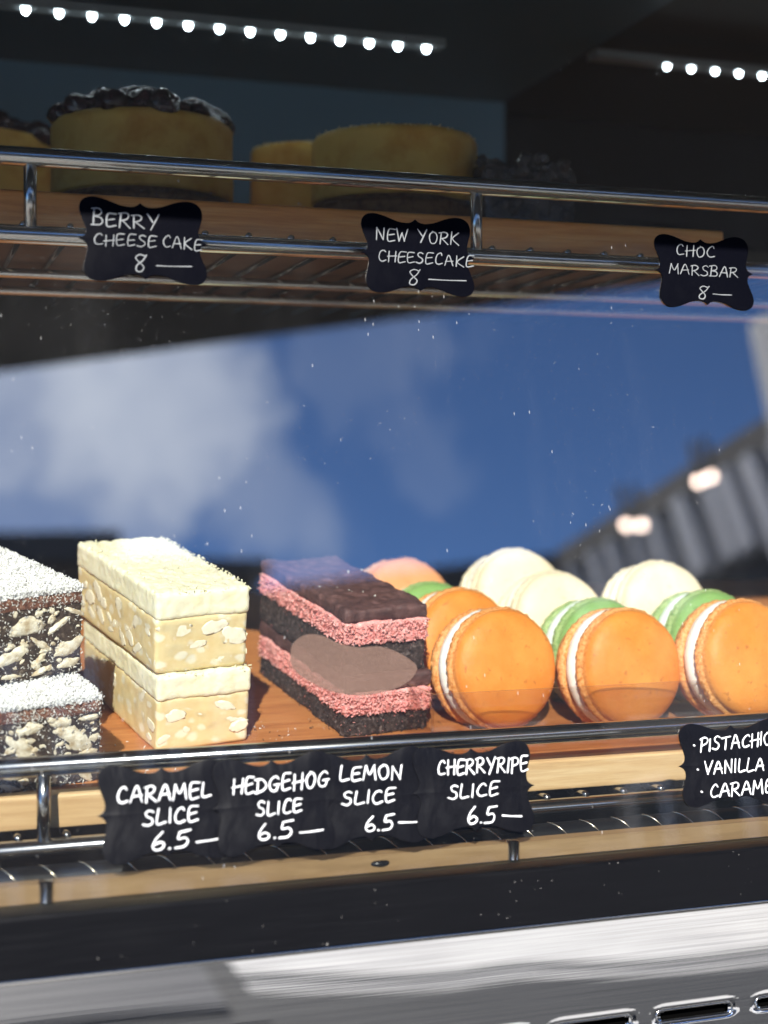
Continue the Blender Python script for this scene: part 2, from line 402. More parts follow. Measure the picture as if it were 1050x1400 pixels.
# ------------------------------------------------------------------ wire shelves
def wire_shelf(label, Y, zt, zb, posts, tilt, depth, x0, xoff, r=.0034):
    s = thing('wire_shelf', label, 'shelf', (.2, Y, zb))
    MB().tube([(x, Y, zt) for x in np.linspace(XL, XR, 3)], r, 24).build('top_rail', M['chrome'], s, True)
    MB().tube([(x, Y, zb) for x in np.linspace(XL, XR, 3)], r, 24).build('lower_rail', M['chrome'], s, True)
    for x in posts: MB().tube([(x, Y, zb), (x, Y, zt)], .0023, 16).build('post', M['chrome'], s, True)
    ct, st_ = math.cos(tilt), math.sin(tilt)
    for i in range(-14, 48):
        x = xoff + i * .0161
        w = MB().tube([(x, Y + .001, zb + .0038), (x, Y + .006, zb + .0032), (x, Y + .012 * 1, zb + .0012), (x, Y + depth * ct, zb + .0012 + (depth - .012) * st_)], .00125, 10)
        w.build('wire', M['chrome'], s, True)
    for d in ((.085, .145) if tilt == 0 else (.05, .12, .2)):
        MB().tube([(x, Y + d * ct, zb - .0026 + d * st_ * (tilt != 0)) for x in (XL, XR)], .0021, 12).build('cross_bar', M['chrome'], s, True)
    return s
wire_shelf('lower tilted wire shelf with chrome gallery rail, carrying slices and macarons', .500, -.0996, -.1273, [.0467 + k_ * .167 for k_ in range(-2, 6)], TB, .30, 0, .0385)
wire_shelf('upper wire shelf with chrome gallery rail, carrying the shaded cheesecakes', .523, .1085, .0813, [.0443 + k_ * .1675 for k_ in range(-2, 6)], 0, .24, 0, .0420)

# ------------------------------------------------------------------ wooden boards
def board(label, x0, x1, depth, th, origin, tilt, group='wooden boards under the cakes', front='boardfront'):
    t_ = thing('serving_board', label, 'serving board', origin, (tilt, 0, 0), group)
    b_ = MB(); b_.box((x0, 0, -th), (x1, depth, 0), 0)
    o = b_.build('plank', [M['board'], M[front], M['undershade']], t_, False, False)
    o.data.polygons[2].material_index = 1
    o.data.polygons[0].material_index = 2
    if tilt: boxo('front_lip', (x0, -.0062, -th), (x1, -.0004, .0022), M[front], t_, False, .0008)
    md = o.modifiers.new('bevel', 'BEVEL'); md.width = .0012; md.segments = 3
    return t_
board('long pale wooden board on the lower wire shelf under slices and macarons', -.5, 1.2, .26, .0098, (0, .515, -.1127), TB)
board('shaded brown wooden board on the upper wire shelf under the cheesecakes', -.4, onY(990, 310, .542)[0], .15, .0175, (0, .542, .1005), 0, front='boardbounce')

# ------------------------------------------------------------------ cake helpers
def nz3(p, f, seed=0): return mnoise.noise(Vector((p[0] * f + seed * 3.7, p[1] * f - seed * 1.9, p[2] * f + seed * 5.1)))
def rough_box(mb, lo, hi, res=.0014, amp=.0004, freq=260, rad=.0012, seed=0, mi=0, amp2=0, freq2=90, top_amp=None):
    lo = np.array(lo); hi = np.array(hi); n = np.maximum(2, np.ceil((hi - lo) / res)).astype(int)
    ids = {}; V = []
    def vid(i, j, k_):
        if (i, j, k_) in ids: return ids[i, j, k_]
        p = lo + (hi - lo) * np.array([i / n[0], j / n[1], k_ / n[2]])
        q = np.clip(p, lo + rad, hi - rad); d = p - q; dl = np.linalg.norm(d)
        nr = d / dl if dl > 1e-9 else np.array([0, 0, 1.0])
        if dl > 1e-9: p = q + nr * rad
        a = amp if not (top_amp and nr[2] > .7) else top_amp
        p = p + nr * (a * nz3(p, freq, seed) + amp * .6 * nz3(p, freq * 2.7, seed + 3) + amp2 * nz3(p, freq2, seed + 7))
        ids[i, j, k_] = len(V); V.append(p); return ids[i, j, k_]
    Fc = []
    for i in range(n[0]):
        for j in range(n[1]):
            Fc.append((vid(i, j, 0), vid(i, j + 1, 0), vid(i + 1, j + 1, 0), vid(i + 1, j, 0)))
            Fc.append((vid(i, j, n[2]), vid(i + 1, j, n[2]), vid(i + 1, j + 1, n[2]), vid(i, j + 1, n[2])))
    for i in range(n[0]):
        for k_ in range(n[2]):
            Fc.append((vid(i, 0, k_), vid(i + 1, 0, k_), vid(i + 1, 0, k_ + 1), vid(i, 0, k_ + 1)))
            Fc.append((vid(i, n[1], k_), vid(i, n[1], k_ + 1), vid(i + 1, n[1], k_ + 1), vid(i + 1, n[1], k_)))
    for j in range(n[1]):
        for k_ in range(n[2]):
            Fc.append((vid(0, j, k_), vid(0, j, k_ + 1), vid(0, j + 1, k_ + 1), vid(0, j + 1, k_)))
            Fc.append((vid(n[0], j, k_), vid(n[0], j + 1, k_), vid(n[0], j + 1, k_ + 1), vid(n[0], j, k_ + 1)))
    return mb.add(V, Fc, mi)
def rot_rand(n, R):
    q = R.normal(size=(n, 4)); q /= np.linalg.norm(q, axis=1)[:, None]; w, x, y, z = q.T
    return np.stack([np.stack([1 - 2 * (y * y + z * z), 2 * (x * y - z * w), 2 * (x * z + y * w)], -1),
                     np.stack([2 * (x * y + z * w), 1 - 2 * (x * x + z * z), 2 * (y * z - x * w)], -1),
                     np.stack([2 * (x * z - y * w), 2 * (y * z + x * w), 1 - 2 * (x * x + y * y)], -1)], 1)
def flakes(mb, P, smin, smax, R, mi=0, asp=(1, .62, .42)):
    n = len(P); base = np.array([(-1, -.5, -.5), (1, -.35, -.5), (.8, .5, -.4), (-.9, .45, -.5), (-.9, -.4, .5), (.85, -.4, .4), (1, .4, .5), (-1, .5, .4)]) * .5
    V = base[None] * np.array(asp)[None, None] * (R.uniform(smin, smax, n)[:, None, None])
    V = V * R.uniform(.6, 1.4, (n, 8, 3)).clip(.5, 1.5)
    V = np.einsum('nij,nkj->nki', rot_rand(n, R), V) + P[:, None]
    fb = [(0, 3, 2, 1), (4, 5, 6, 7), (0, 1, 5, 4), (1, 2, 6, 5), (2, 3, 7, 6), (3, 0, 4, 7)]
    mb.add(V.reshape(-1, 3), [tuple(i * 8 + a for a in f) for i in range(n) for f in fb], mi)
_ico = None
def ico():
    global _ico
    if _ico is None:
        import bmesh
        b = bmesh.new(); bmesh.ops.create_icosphere(b, subdivisions=3, radius=1)
        _ico = (np.array([v.co[:] for v in b.verts]), [tuple(v.index for v in f.verts) for f in b.faces]); b.free()
    return _ico
def lump(mb, c, ax, size, seed, mi=0, rough=.35):
    """irregular pebble: ax = 3x3 rows (u, v, normal), size along each"""
    V, Fc = ico()
    k_ = np.array([1 + rough * nz3(v, 1.3, seed) + rough * .5 * nz3(v, 3.1, seed + 2) for v in V])
    W_ = (V * k_[:, None]) * np.array(size); mb.add(np.asarray(c) + W_ @ np.asarray(ax), Fc, mi)
def chunks_on_box(mb, lo, hi, n, R, lmin, lmax, mi, faces=('front', 'left', 'right'), zlo=0, zhi=1, depth=.0007, asp=(.3, .6)):
    lo = np.array(lo); hi = np.array(hi); placed = {}
    for f in faces:
        L_ = hi[0] - lo[0] if f == 'front' else hi[1] - lo[1]; pl = []
        for _ in range(int(n * L_ / .04)):
            for _t in range(14):
                a = R.uniform(lmin, lmax) / 2; bb = a * R.uniform(*asp); th = R.normal(0, .45)
                u = R.uniform(a * .8, L_ - a * .8) if L_ > 2 * a else L_ / 2; z = R.uniform(lo[2] + (hi[2] - lo[2]) * zlo + bb, lo[2] + (hi[2] - lo[2]) * zhi - bb)
                if all(math.hypot((u - p[0]), (z - p[1]) * 1.6) > (a + p[2]) * .85 for p in pl): break
            else: continue
            pl.append((u, z, a))
            if f == 'front': c = (lo[0] + u, lo[1], z); U = np.array([1, 0, 0]); Nn = np.array([0, -1, 0])
            elif f == 'left': c = (lo[0], lo[1] + u, z); U = np.array([0, 1, 0]); Nn = np.array([-1, 0, 0])
            else: c = (hi[0], lo[1] + u, z); U = np.array([0, 1, 0]); Nn = np.array([1, 0, 0])
            Z = np.array([0, 0, 1.0]); u2 = U * math.cos(th) + Z * math.sin(th); v2 = -U * math.sin(th) + Z * math.cos(th)
            lump(mb, np.array(c) - Nn * depth * .25, np.stack([u2, v2, Nn]), (a, bb, depth), R.integers(0, 999), mi)

# ------------------------------------------------------------------ cake materials
def m_food(name, c1, c2, scale, rough=.65, bump=.4, sss=0.0, c3=None, spec=.3):
    m = mat(name, c1, rough, spec=spec); t = NT(m); v = t.coord()
    n = t.noise(v, scale, 6, .65); st = [(.34, c1), (.56, c2)] + ([(.70, c3)] if c3 else [])
    t.base(t.ramp(n.outputs['Fac'], st)); n2 = t.noise(v, scale * 3, 5, .7)
    t.bump(n2.outputs['Fac'], bump, .0008)
    if sss:
        t.b.inputs['Subsurface Weight'].default_value = sss; t.b.inputs['Subsurface Radius'].default_value = (.004, .0022, .001); t.b.inputs['Subsurface Scale'].default_value = 1.0
    return m
M['lemonbase'] = m_food('lemon_slice_base', (.74, .56, .27), (.81, .66, .36), 120, .5, .12, .15)
t = NT(M['lemonbase']); vv_ = t.coord((1, 1, 1.5)); vn_ = t.n('ShaderNodeVectorMath', operation='MULTIPLY_ADD'); vn_.inputs[1].default_value = (.004,) * 3
t.l(t.noise(vv_, 140, 2).outputs['Color'], vn_.inputs[0]); t.l(vv_, vn_.inputs[2]); vo_ = t.voro(vn_.outputs[0], 150)
old_ = t.b.inputs['Base Color'].links[0].from_socket
ch_ = t.math('MULTIPLY', t.ramp(vo_.outputs['Distance'], [(.26, (1, 1, 1)), (.44, (0, 0, 0))]), t.math('GREATER_THAN', t.voro(vn_.outputs[0], 150).outputs['Color'], .36))
t.base(t.mixc(t.math('MULTIPLY', ch_, .95), old_, (.88, .81, .60)))
M['lemonchunk'] = m_food('biscuit_chunk_pale', (.84, .76, .54), (.90, .84, .66), 400, .7, .15)
M['lemonicing'] = m_food('cream_icing', (.90, .83, .53), (.93, .88, .65), 220, .6, .3, .1)
M['coconut'] = m_food('desiccated_coconut', (.84, .83, .80), (.92, .91, .89), 300, .8, .2)
M['chocdark'] = m_food('dark_chocolate_biscuit', (.018, .011, .008), (.06, .038, .026), 420, .5, .7, c3=(.22, .17, .12))
M['nut'] = m_food('pale_biscuit_chunk', (.50, .38, .22), (.84, .76, .58), 300, .7, .6, c3=(.92, .88, .76))
M['fleck'] = m_food('chopped_coconut', (.55, .50, .42), (.80, .77, .70), 500, .8, .2)
M['ganache'] = m_food('reddish_brown_icing', (.10, .035, .02), (.24, .10, .06), 500, .6, .8, c3=(.45, .26, .17))
M['cherrytop'] = m_food('chocolate_top', (.060, .026, .023), (.13, .060, .052), 190, .55, .7, c3=(.25, .13, .12), spec=.4)
M['cherrypink'] = m_food('pink_coconut', (.76, .24, .21), (.90, .42, .38), 420, .7, .45, .1, c3=(.92, .56, .50))
M['cherrybase'] = m_food('dark_cake_base', (.022, .014, .012), (.075, .050, .043), 520, .75, 1.0, c3=(.30, .24, .22))
M['pinkflake'] = m_food('pink_flake', (.62, .13, .12), (.80, .36, .32), 600, .7, .2)

# ------------------------------------------------------------------ slices
def place(px, py, s_guess=None):
    """x and s on the tilted shelf board of the point seen at this pixel"""
    n = np.array([0, -math.sin(TB), math.cos(TB)]); p = onplane(px, py, np.array([0, .515, -.1127]), n)
    return p[0], (p[1] - .515) / math.cos(TB)
def slice_root(name, label, cat, group, x, s, h, rz):
    # local frame: x to the right, y into the case, z up, origin at the front left bottom corner
    R_ = Matrix.Rotation(TB, 4, 'X') @ Matrix.Rotation(rz, 4, 'Z')
    o = thing(name, label, cat, shelf(x, s, h), R_.to_euler(), group); return o
def lemon_slice(label, x, s, h, rz, w, d, ht, seed):
    R = np.random.default_rng(seed); o = slice_root('lemon_slice', label, 'slice', 'two lemon slices in a stack', x, s, h, rz)
    zi = ht * .66
    b_ = MB(); rough_box(b_, (0, 0, 0), (w, d, zi + .001), .0016, .00018, 200, .0012, seed, 0, .0004, 60)
    chunks_on_box(b_, (0, 0, .001), (w, d, zi), 9, R, .0045, .0120, 1, zlo=.04, zhi=.95, depth=.00014, asp=(.35, .7))
    b_.build('base_layer', [M['lemonbase'], M['lemonchunk']], o)
    i_ = MB(); rough_box(i_, (-.0004, -.0006, zi), (w + .0006, d + .0006, ht), .0009, .00025, 420, .0018, seed + 5, 0, .0005, 90, .0008)
    # torn crumbs along the cut edges
    n = 420; P = np.stack([R.uniform(0, w, n), R.uniform(0, d, n), ht + R.uniform(-.0002, .0004, n)], 1)
    m_ = 260; P2 = np.stack([np.full(m_, w) + R.uniform(-.0012, .0010, m_), R.uniform(0, d, m_), ht + R.uniform(-.0018, .0006, m_)], 1)
    P3 = np.stack([R.uniform(0, w, 24), R.uniform(-.0006, .0006, 24), ht + R.uniform(-.0014, .0001, 24)], 1)
    flakes(i_, np.concatenate([P[:200], P2, P3]), .0005, .0014, R, 0, (1, .8, .6))
    i_.build('icing', M['lemonicing'], o)
    return o
def coconut_slice(label, x, s, h, rz, w, d, ht, seed):
    R = np.random.default_rng(seed); o = slice_root('coconut_slice', label, 'slice', 'two coconut topped chocolate slices in a stack', x, s, h, rz)
    z1 = ht * .80; z2 = ht * .93
    b_ = MB(); rough_box(b_, (0, 0, 0), (w, d, z1), .0012, .0005, 330, .0010, seed, 0, .0006, 110)
    chunks_on_box(b_, (0, 0, .001), (w, d, z1), 20, R, .007, .0175, 1, depth=.0009, asp=(.22, .5))
    chunks_on_box(b_, (0, 0, .001), (w, d, z1), 34, R, .0016, .0048, 1, depth=.0006, asp=(.4, .8))
    for f in ('front', 'right', 'left'):
        n = 620
        if f == 'front': P = np.stack([R.uniform(0, w, n), R.normal(-.0002, .0003, n), R.uniform(0, z1, n)], 1)
        else: P = np.stack([R.normal(w if f == 'right' else 0, .0003, n), R.uniform(0, d, n), R.uniform(0, z1, n)], 1)
        flakes(b_, P, .0003, .0013, R, 2)
    b_.build('base_layer', [M['chocdark'], M['nut'], M['fleck']], o)
    g_ = MB(); rough_box(g_, (-.0003, -.0003, z1 - .0006), (w + .0003, d + .0003, z2), .0010, .0006, 500, .0010, seed + 1, 0, .0006, 160)
    P = np.stack([R.uniform(0, w, 260), R.normal(-.0004, .0003, 260), R.uniform(z1, z2, 260)], 1); flakes(g_, P, .0003, .0012, R, 1)
    P = np.stack([R.normal(w, .0004, 300), R.uniform(0, d, 300), R.uniform(z1, z2, 300)], 1); flakes(g_, P, .0003, .0012, R, 1)
    g_.build('icing', [M['ganache'], M['fleck']], o)
    c_ = MB(); rough_box(c_, (.0003, .0003, z2 - .0005), (w - .0003, d - .0003, ht - .0006), .0011, .0005, 420, .0012, seed + 2, 0, .0005, 120)
    n = 6500; P = np.stack([R.uniform(0, w, n), R.uniform(0, d, n), ht + R.normal(-.0005, .0005, n)], 1); flakes(c_, P, .0005, .0017, R)
    n = 700; P = np.stack([R.uniform(0, w, n), R.normal(0, .0004, n), R.uniform(z2, ht, n)], 1); flakes(c_, P, .0005, .0014, R)
    P = np.stack([R.normal(w, .0004, n), R.uniform(0, d, n), R.uniform(z2, ht, n)], 1); flakes(c_, P, .0005, .0014, R)
    c_.build('coconut_topping', M['coconut'], o)
    return o
def cherry_slice(label, x, s, h, rz, w, d, ht, seed, fz=(.40, .80)):
    R = np.random.default_rng(seed); o = slice_root('cherry_slice', label, 'slice', 'two pink layered chocolate slices in a stack', x, s, h, rz)
    z1, z2 = ht * fz[0], ht * fz[1]
    b_ = MB(); rough_box(b_, (0, 0, 0), (w, d, z1), .0011, .0006, 420, .0012, seed, 0, .0009, 100)
    for f in ('front', 'left', 'right'):
        n = 300
        if f == 'front': P = np.stack([R.uniform(0, w, n), R.normal(-.0001, .0003, n), R.uniform(0, z1, n)], 1)
        else: P = np.stack([R.normal(w if f == 'right' else 0, .0003, n), R.uniform(0, d, n), R.uniform(0, z1, n)], 1)
        flakes(b_, P[:260], .0005, .0014, R, 0); flakes(b_, P[260:], .0003, .0009, R, 1)
    b_.build('cake_base', [M['cherrybase'], M['pinkflake']], o)
    p_ = MB(); rough_box(p_, (-.0002, -.0006, z1 - .0010), (w + .0003, d, z2), .0010, .0007, 430, .0010, seed + 1, 0, .0008, 150)
    for f in ('front', 'left', 'right'):
        n = 800
        if f == 'front': P = np.stack([R.uniform(0, w, n), R.normal(-.0006, .0005, n), R.uniform(z1 - .0008, z2 - .0005, n)], 1)
        else: P = np.stack([R.normal(w + .0002 if f == 'right' else -.0002, .0004, n), R.uniform(0, d, n), R.uniform(z1 - .0008, z2 - .0005, n)], 1)
        flakes(p_, P, .0006, .0019, R, 0, (1, .75, .6))
    p_.build('pink_filling', M['cherrypink'], o)
    c_ = MB(); rough_box(c_, (-.0003, -.0004, z2), (w + .0004, d + .0003, ht), .0010, .00045, 330, .0014, seed + 2, 0, .0009, 110)
    n = 9; P = np.stack([R.uniform(.003, w, n), R.uniform(.002, d * .7, n), np.full(n, ht + .0001)], 1); flakes(c_, P, .0008, .0017, R, 1, (1, .7, .5))
    c_.build('chocolate_top', [M['cherrytop'], M['fleck']], o)
    return o
x_, s_ = place(213, 1030)
lemon_slice('lower pale yellow slice with cream icing, under its twin', x_, s_, 0, math.radians(11), .0376, .088, .0300, 11)
lemon_slice('upper pale yellow slice with cream icing, on top of its twin', x_ - .0010, s_ + .001, .0302, math.radians(12), .0372, .090, .0312, 12)
x_, s_ = place(138, 1070)
coconut_slice('lower dark nutty slice with white coconut top, set forward under its twin', x_ - .0355, .002, 0, math.radians(14), .0365, .060, .0320, 21)
coconut_slice('upper dark nutty slice with white coconut top, set back on its twin', x_ - .0450, .020, .0322, math.radians(22), .0440, .066, .0330, 22)
x_, s_ = place(470, 1010)
cherry_slice('lower pink layered chocolate slice, under its twin beside the orange macarons', x_, s_, 0, math.radians(9), .0375, .088, .0245, 31, (.40, .74))
cherry_slice('upper pink layered chocolate slice with smooth dark top, on its twin', x_ - .001, s_ + .002, .0246, math.radians(9), .0362, .086, .0270, 32, (.50, .80))

# loose crumbs on the board around the slices
R = np.random.default_rng(99); cm = MB(); Pc = []
for x0_, x1_, n_ in ((.05, .10, 40), (.128, .168, 60), (.20, .23, 25)):
    for _ in range(n_): Pc.append(shelf(R.uniform(x0_, x1_), R.uniform(.001, .06), .0003))
flakes(cm, np.array(Pc[:80]), .0004, .0013, R, 0); flakes(cm, np.array(Pc[80:]), .0004, .0013, R, 1)
tag(cm.build('crumbs', [M['coconut'], M['chocdark']]), 'loose cake crumbs scattered on the wooden board between the slices', 'crumbs', kind='stuff')

# ------------------------------------------------------------------ macarons
def m_mac(name, c, c2, spot):
    m = mat(name, c, .5, spec=.35); t = NT(m); v = t.coord()
    n = t.noise(v, 42, 5, .65); cc = t.ramp(n.outputs['Fac'], [(.25, c), (.75, c2)])
    sx_ = t.n('ShaderNodeSeparateXYZ'); t.l(v, sx_.inputs[0]); foot = t.ramp(t.math('ABSOLUTE', sx_.outputs[1]), [(.0, (0, 0, 0)), (.0001, (1, 1, 1)), (.0090, (1, 1, 1)), (.0100, (0, 0, 0))])
    pale = tuple(min(.9, q * .7 + .26 * p) for q, p in zip(c2, (1, .82, .55)))
    por = t.ramp(t.noise(v, 900, 4, .7).outputs['Fac'], [(.38, tuple(q * .6 for q in c)), (.55, pale)])
    cc = t.mixc(t.math('MULTIPLY', foot, .7), cc, por)
    n2 = t.noise(v, 420, 3, .6); sp_ = t.ramp(n2.outputs['Fac'], [(.64, (0, 0, 0)), (.70, (1, 1, 1))])
    t.base(t.mixc(t.math('MULTIPLY', sp_, .5), cc, spot)); t.bump(t.noise(v, 420, 5, .7).outputs['Fac'], .45, .0006)
    t.b.inputs['Subsurface Weight'].default_value = .12; t.b.inputs['Subsurface Radius'].default_value = (.003, .0015, .0006); t.b.inputs['Subsurface Scale'].default_value = 1
    return m
MAC = {'orange': (m_mac('orange_shell', (.70, .19, .012), (.82, .34, .06), (.34, .10, .02)), m_food('white_buttercream', (.84, .78, .66), (.90, .86, .78), 120, .55, .1, .1)),
       'peach': (m_mac('peach_shell', (.70, .28, .10), (.78, .36, .16), (.50, .20, .08)), m_food('white_buttercream_two', (.84, .78, .66), (.90, .86, .78), 120, .55, .1, .1)),
       'green': (m_mac('green_shell', (.18, .35, .085), (.30, .48, .16), (.12, .22, .04)), m_food('mint_buttercream', (.70, .84, .70), (.80, .90, .80), 120, .55, .1, .1)),
       'cream': (m_mac('cream_shell', (.80, .66, .44), (.87, .77, .57), (.66, .48, .24)), m_food('vanilla_buttercream', (.86, .80, .64), (.90, .86, .74), 120, .55, .1, .1))}
mac_cache = {}
def mac_meshes(color, R0, seed):
    if (color, seed) in mac_cache: return mac_cache[color, seed]
    nA = 200
    def lathe(prof, ruffle):
        V = []; Fc = []
        for ip, (r_, y_, k_) in enumerate(prof):
            for a in np.linspace(0, 2 * np.pi, nA, endpoint=False):
                p = (math.cos(a), math.sin(a), y_ * 40)
                rr = r_ * (1 + .012 * nz3((p[0], p[1], 0), 1.6, seed))
                rr += k_ * ruffle * (nz3((p[0] * 15, p[1] * 15, y_ * 900), 1.0, seed + 4) + .6 * nz3((p[0] * 38, p[1] * 38, y_ * 1500), 1.0, seed + 9))
                yy = y_ + .00035 * (1 - k_) * nz3((p[0] * r_ * 40, p[1] * r_ * 40, 1.0), 1.1, seed + 2)
                V.append((rr * math.cos(a), yy, rr * math.sin(a)))
            if ip:
                o_ = (ip - 1) * nA; Fc += [(o_ + j, o_ + (j + 1) % nA, o_ + nA + (j + 1) % nA, o_ + nA + j) for j in range(nA)]
        Fc.append(tuple(range(nA))[::-1]); Fc.append(tuple(range(len(V) - nA, len(V))))
        return V, Fc
    half = .0044
    # profile from the outer face inwards (y grows into the sandwich)
    T = .0118
    sh = [(.0003, 0, 0), (R0 * .22, .0001, 0), (R0 * .45, .0004, 0), (R0 * .66, .0011, 0), (R0 * .80, .0021, 0), (R0 * .885, .0034, 0), (R0 * .93, .0050, 0), (R0 * .948, .0064, 0), (R0 * .945, .0072, .2),
          (R0 * .955, .0076, .6), (R0 * .985, .0082, 1), (R0 * 1.0, .0091, 1), (R0 * 1.0, .0101, 1), (R0 * .985, .0110, 1), (R0 * .95, .0116, .6), (R0 * .90, T, 0)]
    V, Fc = lathe(sh, .00065); V = np.array(V)
    front = V.copy(); front[:, 1] = V[:, 1] - half - T
    back = V.copy(); back[:, 1] = -(V[:, 1] - half - T); back[:, 0] *= -1
    fil = [(R0 * .5, -half, 0), (R0 * .90, -half, 0), (R0 * .945, -half * .7, .5), (R0 * .985, -half * .25, .5), (R0 * .985, half * .25, .5), (R0 * .945, half * .7, .5), (R0 * .90, half, 0), (R0 * .5, half, 0)]
    FV, FF = lathe(fil, .0004)
    mac_cache[color, seed] = (front, back, Fc, FV, FF); return mac_cache[color, seed]
def macaron(label, color, px, py, D, az, lean, R0=.0250, seed=1, spin=0.0, group=None):
    """az: turn of the front face from -Y towards +X (degrees); lean: face tipped upwards (degrees)"""
    c = atD(px, py, D)
    Rm = Matrix.Rotation(math.radians(az), 4, 'Z') @ Matrix.Rotation(math.radians(lean), 4, 'X') @ Matrix.Rotation(spin, 4, 'Y')
    Rm = Matrix.Rotation(math.radians(az), 4, 'Z') @ Matrix.Rotation(-math.radians(lean), 4, 'X') @ Matrix.Rotation(spin, 4, 'Y')
    o = thing('macaron', label, 'macaron', c, Rm.to_euler(), group or 'macarons on edge in three rows')
    fr_, bk_, Fc, FV, FF = mac_meshes(color, R0, seed); ms_, mf_ = MAC[color]
    MB().add(fr_, Fc).build('shell', ms_, o, auto=60)
    b_ = MB(); b_.add(bk_, [tuple(reversed(f)) for f in Fc] if False else Fc); b_.build('shell', ms_, o, auto=60)
    MB().add(FV, FF).build('filling', mf_, o, auto=60)
    return o
# three rows running back up the tilted board
macaron('bright orange macaron at the front, beside the pink layered slices', 'orange', 674, 914, .602, 8, 8, seed=1)
macaron('orange macaron second in its row, tucked beside the pink layered slice', 'orange', 622, 884, .634, 8, 10, seed=2, spin=1.0)
macaron('pale green macaron mostly hidden behind the orange pair beside the chocolate slice', 'green', 583, 871, .672, 6, 12, seed=3)
macaron('peach macaron at the back, rising behind the dark chocolate slice', 'peach', 545, 836, .688, 4, 14, seed=4)
macaron('bright orange macaron in the middle of the three front ones, with wide cream filling', 'orange', 845, 914, .606, 8, 8, seed=5, spin=2.1)
macaron('green macaron behind the middle orange one', 'green', 811, 897, .640, 7, 10, seed=6, spin=.4)
macaron('cream macaron with a tiny dark fleck, leaning in front of another cream one', 'cream', 752, 857, .672, 6, 13, seed=7)
macaron('cream macaron highest and furthest back behind its cream twin', 'cream', 700, 824, .692, 5, 15, seed=8, spin=1.6)
macaron('bright orange macaron at the right end of the front', 'orange', 1004, 902, .610, 8, 8, seed=9, spin=3.0)
macaron('bright green macaron between an orange one and a lone cream one', 'green', 960, 885, .644, 7, 10, seed=10, spin=.9)
macaron('lone cream macaron behind a bright green one', 'cream', 894, 842, .678, 6, 13, seed=11)

# clear acrylic tray under the macarons
xa = onY(590, 950, .523)[0]; tray = thing('acrylic_tray', 'clear acrylic tray holding the macarons, its front edge crossing them', 'tray', (xa, .523, -.111))
tr_ = MB(); zt_ = -.0862
def plate(mb, lo, hi): mb.box(lo, hi, 0); mb.m[-5] = 1
plate(tr_, (xa, .5225, -.1105), (xa + .55, .5240, zt_)); tr_.build('front_wall', [M['acrylic'], M['acrylic_edge']], tray, True, False)
tr_ = MB(); plate(tr_, (xa, .5242, -.1105), (xa + .0015, .66, zt_)); tr_.build('side_wall', [M['acrylic'], M['acrylic_edge']], tray, True, False)

# ------------------------------------------------------------------ cheesecakes on the upper shelf
M['cheese'] = m_food('cheesecake_body', (.52, .25, .035), (.68, .42, .09), 55, .6, .25, .1)
M['crust'] = m_food('biscuit_crust', (.10, .038, .012), (.19, .080, .026), 300, .8, .7)
M['berry'] = m_food('berry_glaze', (.010, .004, .007), (.035, .012, .018), 120, .09, .35, spec=.6)
M['bakedtop'] = m_food('pale_cake_top', (.66, .52, .26), (.80, .68, .42), 260, .7, .6)
def cheesecake(name, label, px0, px1, ytop, D, zb, seed, top, half=True):
    R = np.random.default_rng(seed)
    a_ = atD(px0, ytop, D); b_ = atD(px1, ytop, D); R0 = np.linalg.norm(b_ - a_) / 2; mid = (a_ + b_) / 2; c = mid + FW * R0 * .75; ztop = a_[2] * 1.0
    o = thing(name, label, 'cheesecake', (c[0], c[1], zb))
    H = ztop - zb + .004
    def drum(z0, z1, r_, mi_, amp, nm, mt):
        nA = 96; V = []; Fc = []
        pr = [(.002, z0), (r_ * .6, z0), (r_ - .001, z0), (r_, z0 + .001)] + [(r_, z0 + (z1 - z0) * k_ / 8) for k_ in range(1, 8)] + [(r_, z1 - .0025), (r_ - .0012, z1 - .0006), (r_ - .003, z1), (r_ * .8, z1), (r_ * .55, z1), (r_ * .25, z1), (.002, z1)]
        for ip, (rr, z) in enumerate(pr):
            for a in np.linspace(0, 2 * np.pi, nA, endpoint=False):
                p = (rr * math.cos(a), rr * math.sin(a), z); q = 1 + amp * nz3(p, 60, seed) + amp * .5 * nz3(p, 220, seed + 3)
                V.append((p[0] * q, p[1] * q, z + amp * .03 * nz3(p, 90, seed + 5)))
            if ip: Fc += [((ip - 1) * nA + j, (ip - 1) * nA + (j + 1) % nA, ip * nA + (j + 1) % nA, ip * nA + j) for j in range(nA)]
        MB().add(V, Fc).build(nm, mt, o)
    drum(0, .0185, R0 * 1.01, 0, .02, 'crust', M['crust'])
    drum(.0185, H, R0, 0, .015, 'filling', M['cheese'])
    if top == 'berry':
        bm_ = MB(); lump(bm_, (0, 0, H - .001), np.eye(3), (R0 * .93, R0 * .93, .0125), 3, 0, .10)
        for k_ in range(60):
            rr = R0 * .93 * math.sqrt(R.uniform(0, 1)); an = R.uniform(0, 2 * math.pi); r_ = R.uniform(.0035, .0085)
            dome = .011 * (1 - (rr / R0) ** 2)
            lump(bm_, (rr * math.cos(an), rr * math.sin(an), H + dome * .75), np.eye(3), (r_, r_, r_ * .8), k_, 0, .25)
        bm_.build('berry_topping', M['berry'], o)
    elif top == 'crumb':
        bm_ = MB(); n = 900; rr = R0 * .99 * np.sqrt(R.uniform(.3, 1, n)); an = R.uniform(0, 2 * np.pi, n)
        flakes(bm_, np.stack([rr * np.cos(an), rr * np.sin(an), H + R.uniform(-.0016, -.0002, n)], 1), .001, .0022, R); bm_.build('crumb_topping', M['bakedtop'], o)
    return o
ZB = .1008
cheesecake('cheesecake', 'yellow cheesecake piled with dark glazed berries, at the upper left', 50, 308, 164, .625, ZB, 41, 'berry')
cheesecake('cheesecake', 'dark topped cheesecake cut off by the left edge of the photo', -190, 55, 186, .700, ZB, 42, 'berry')
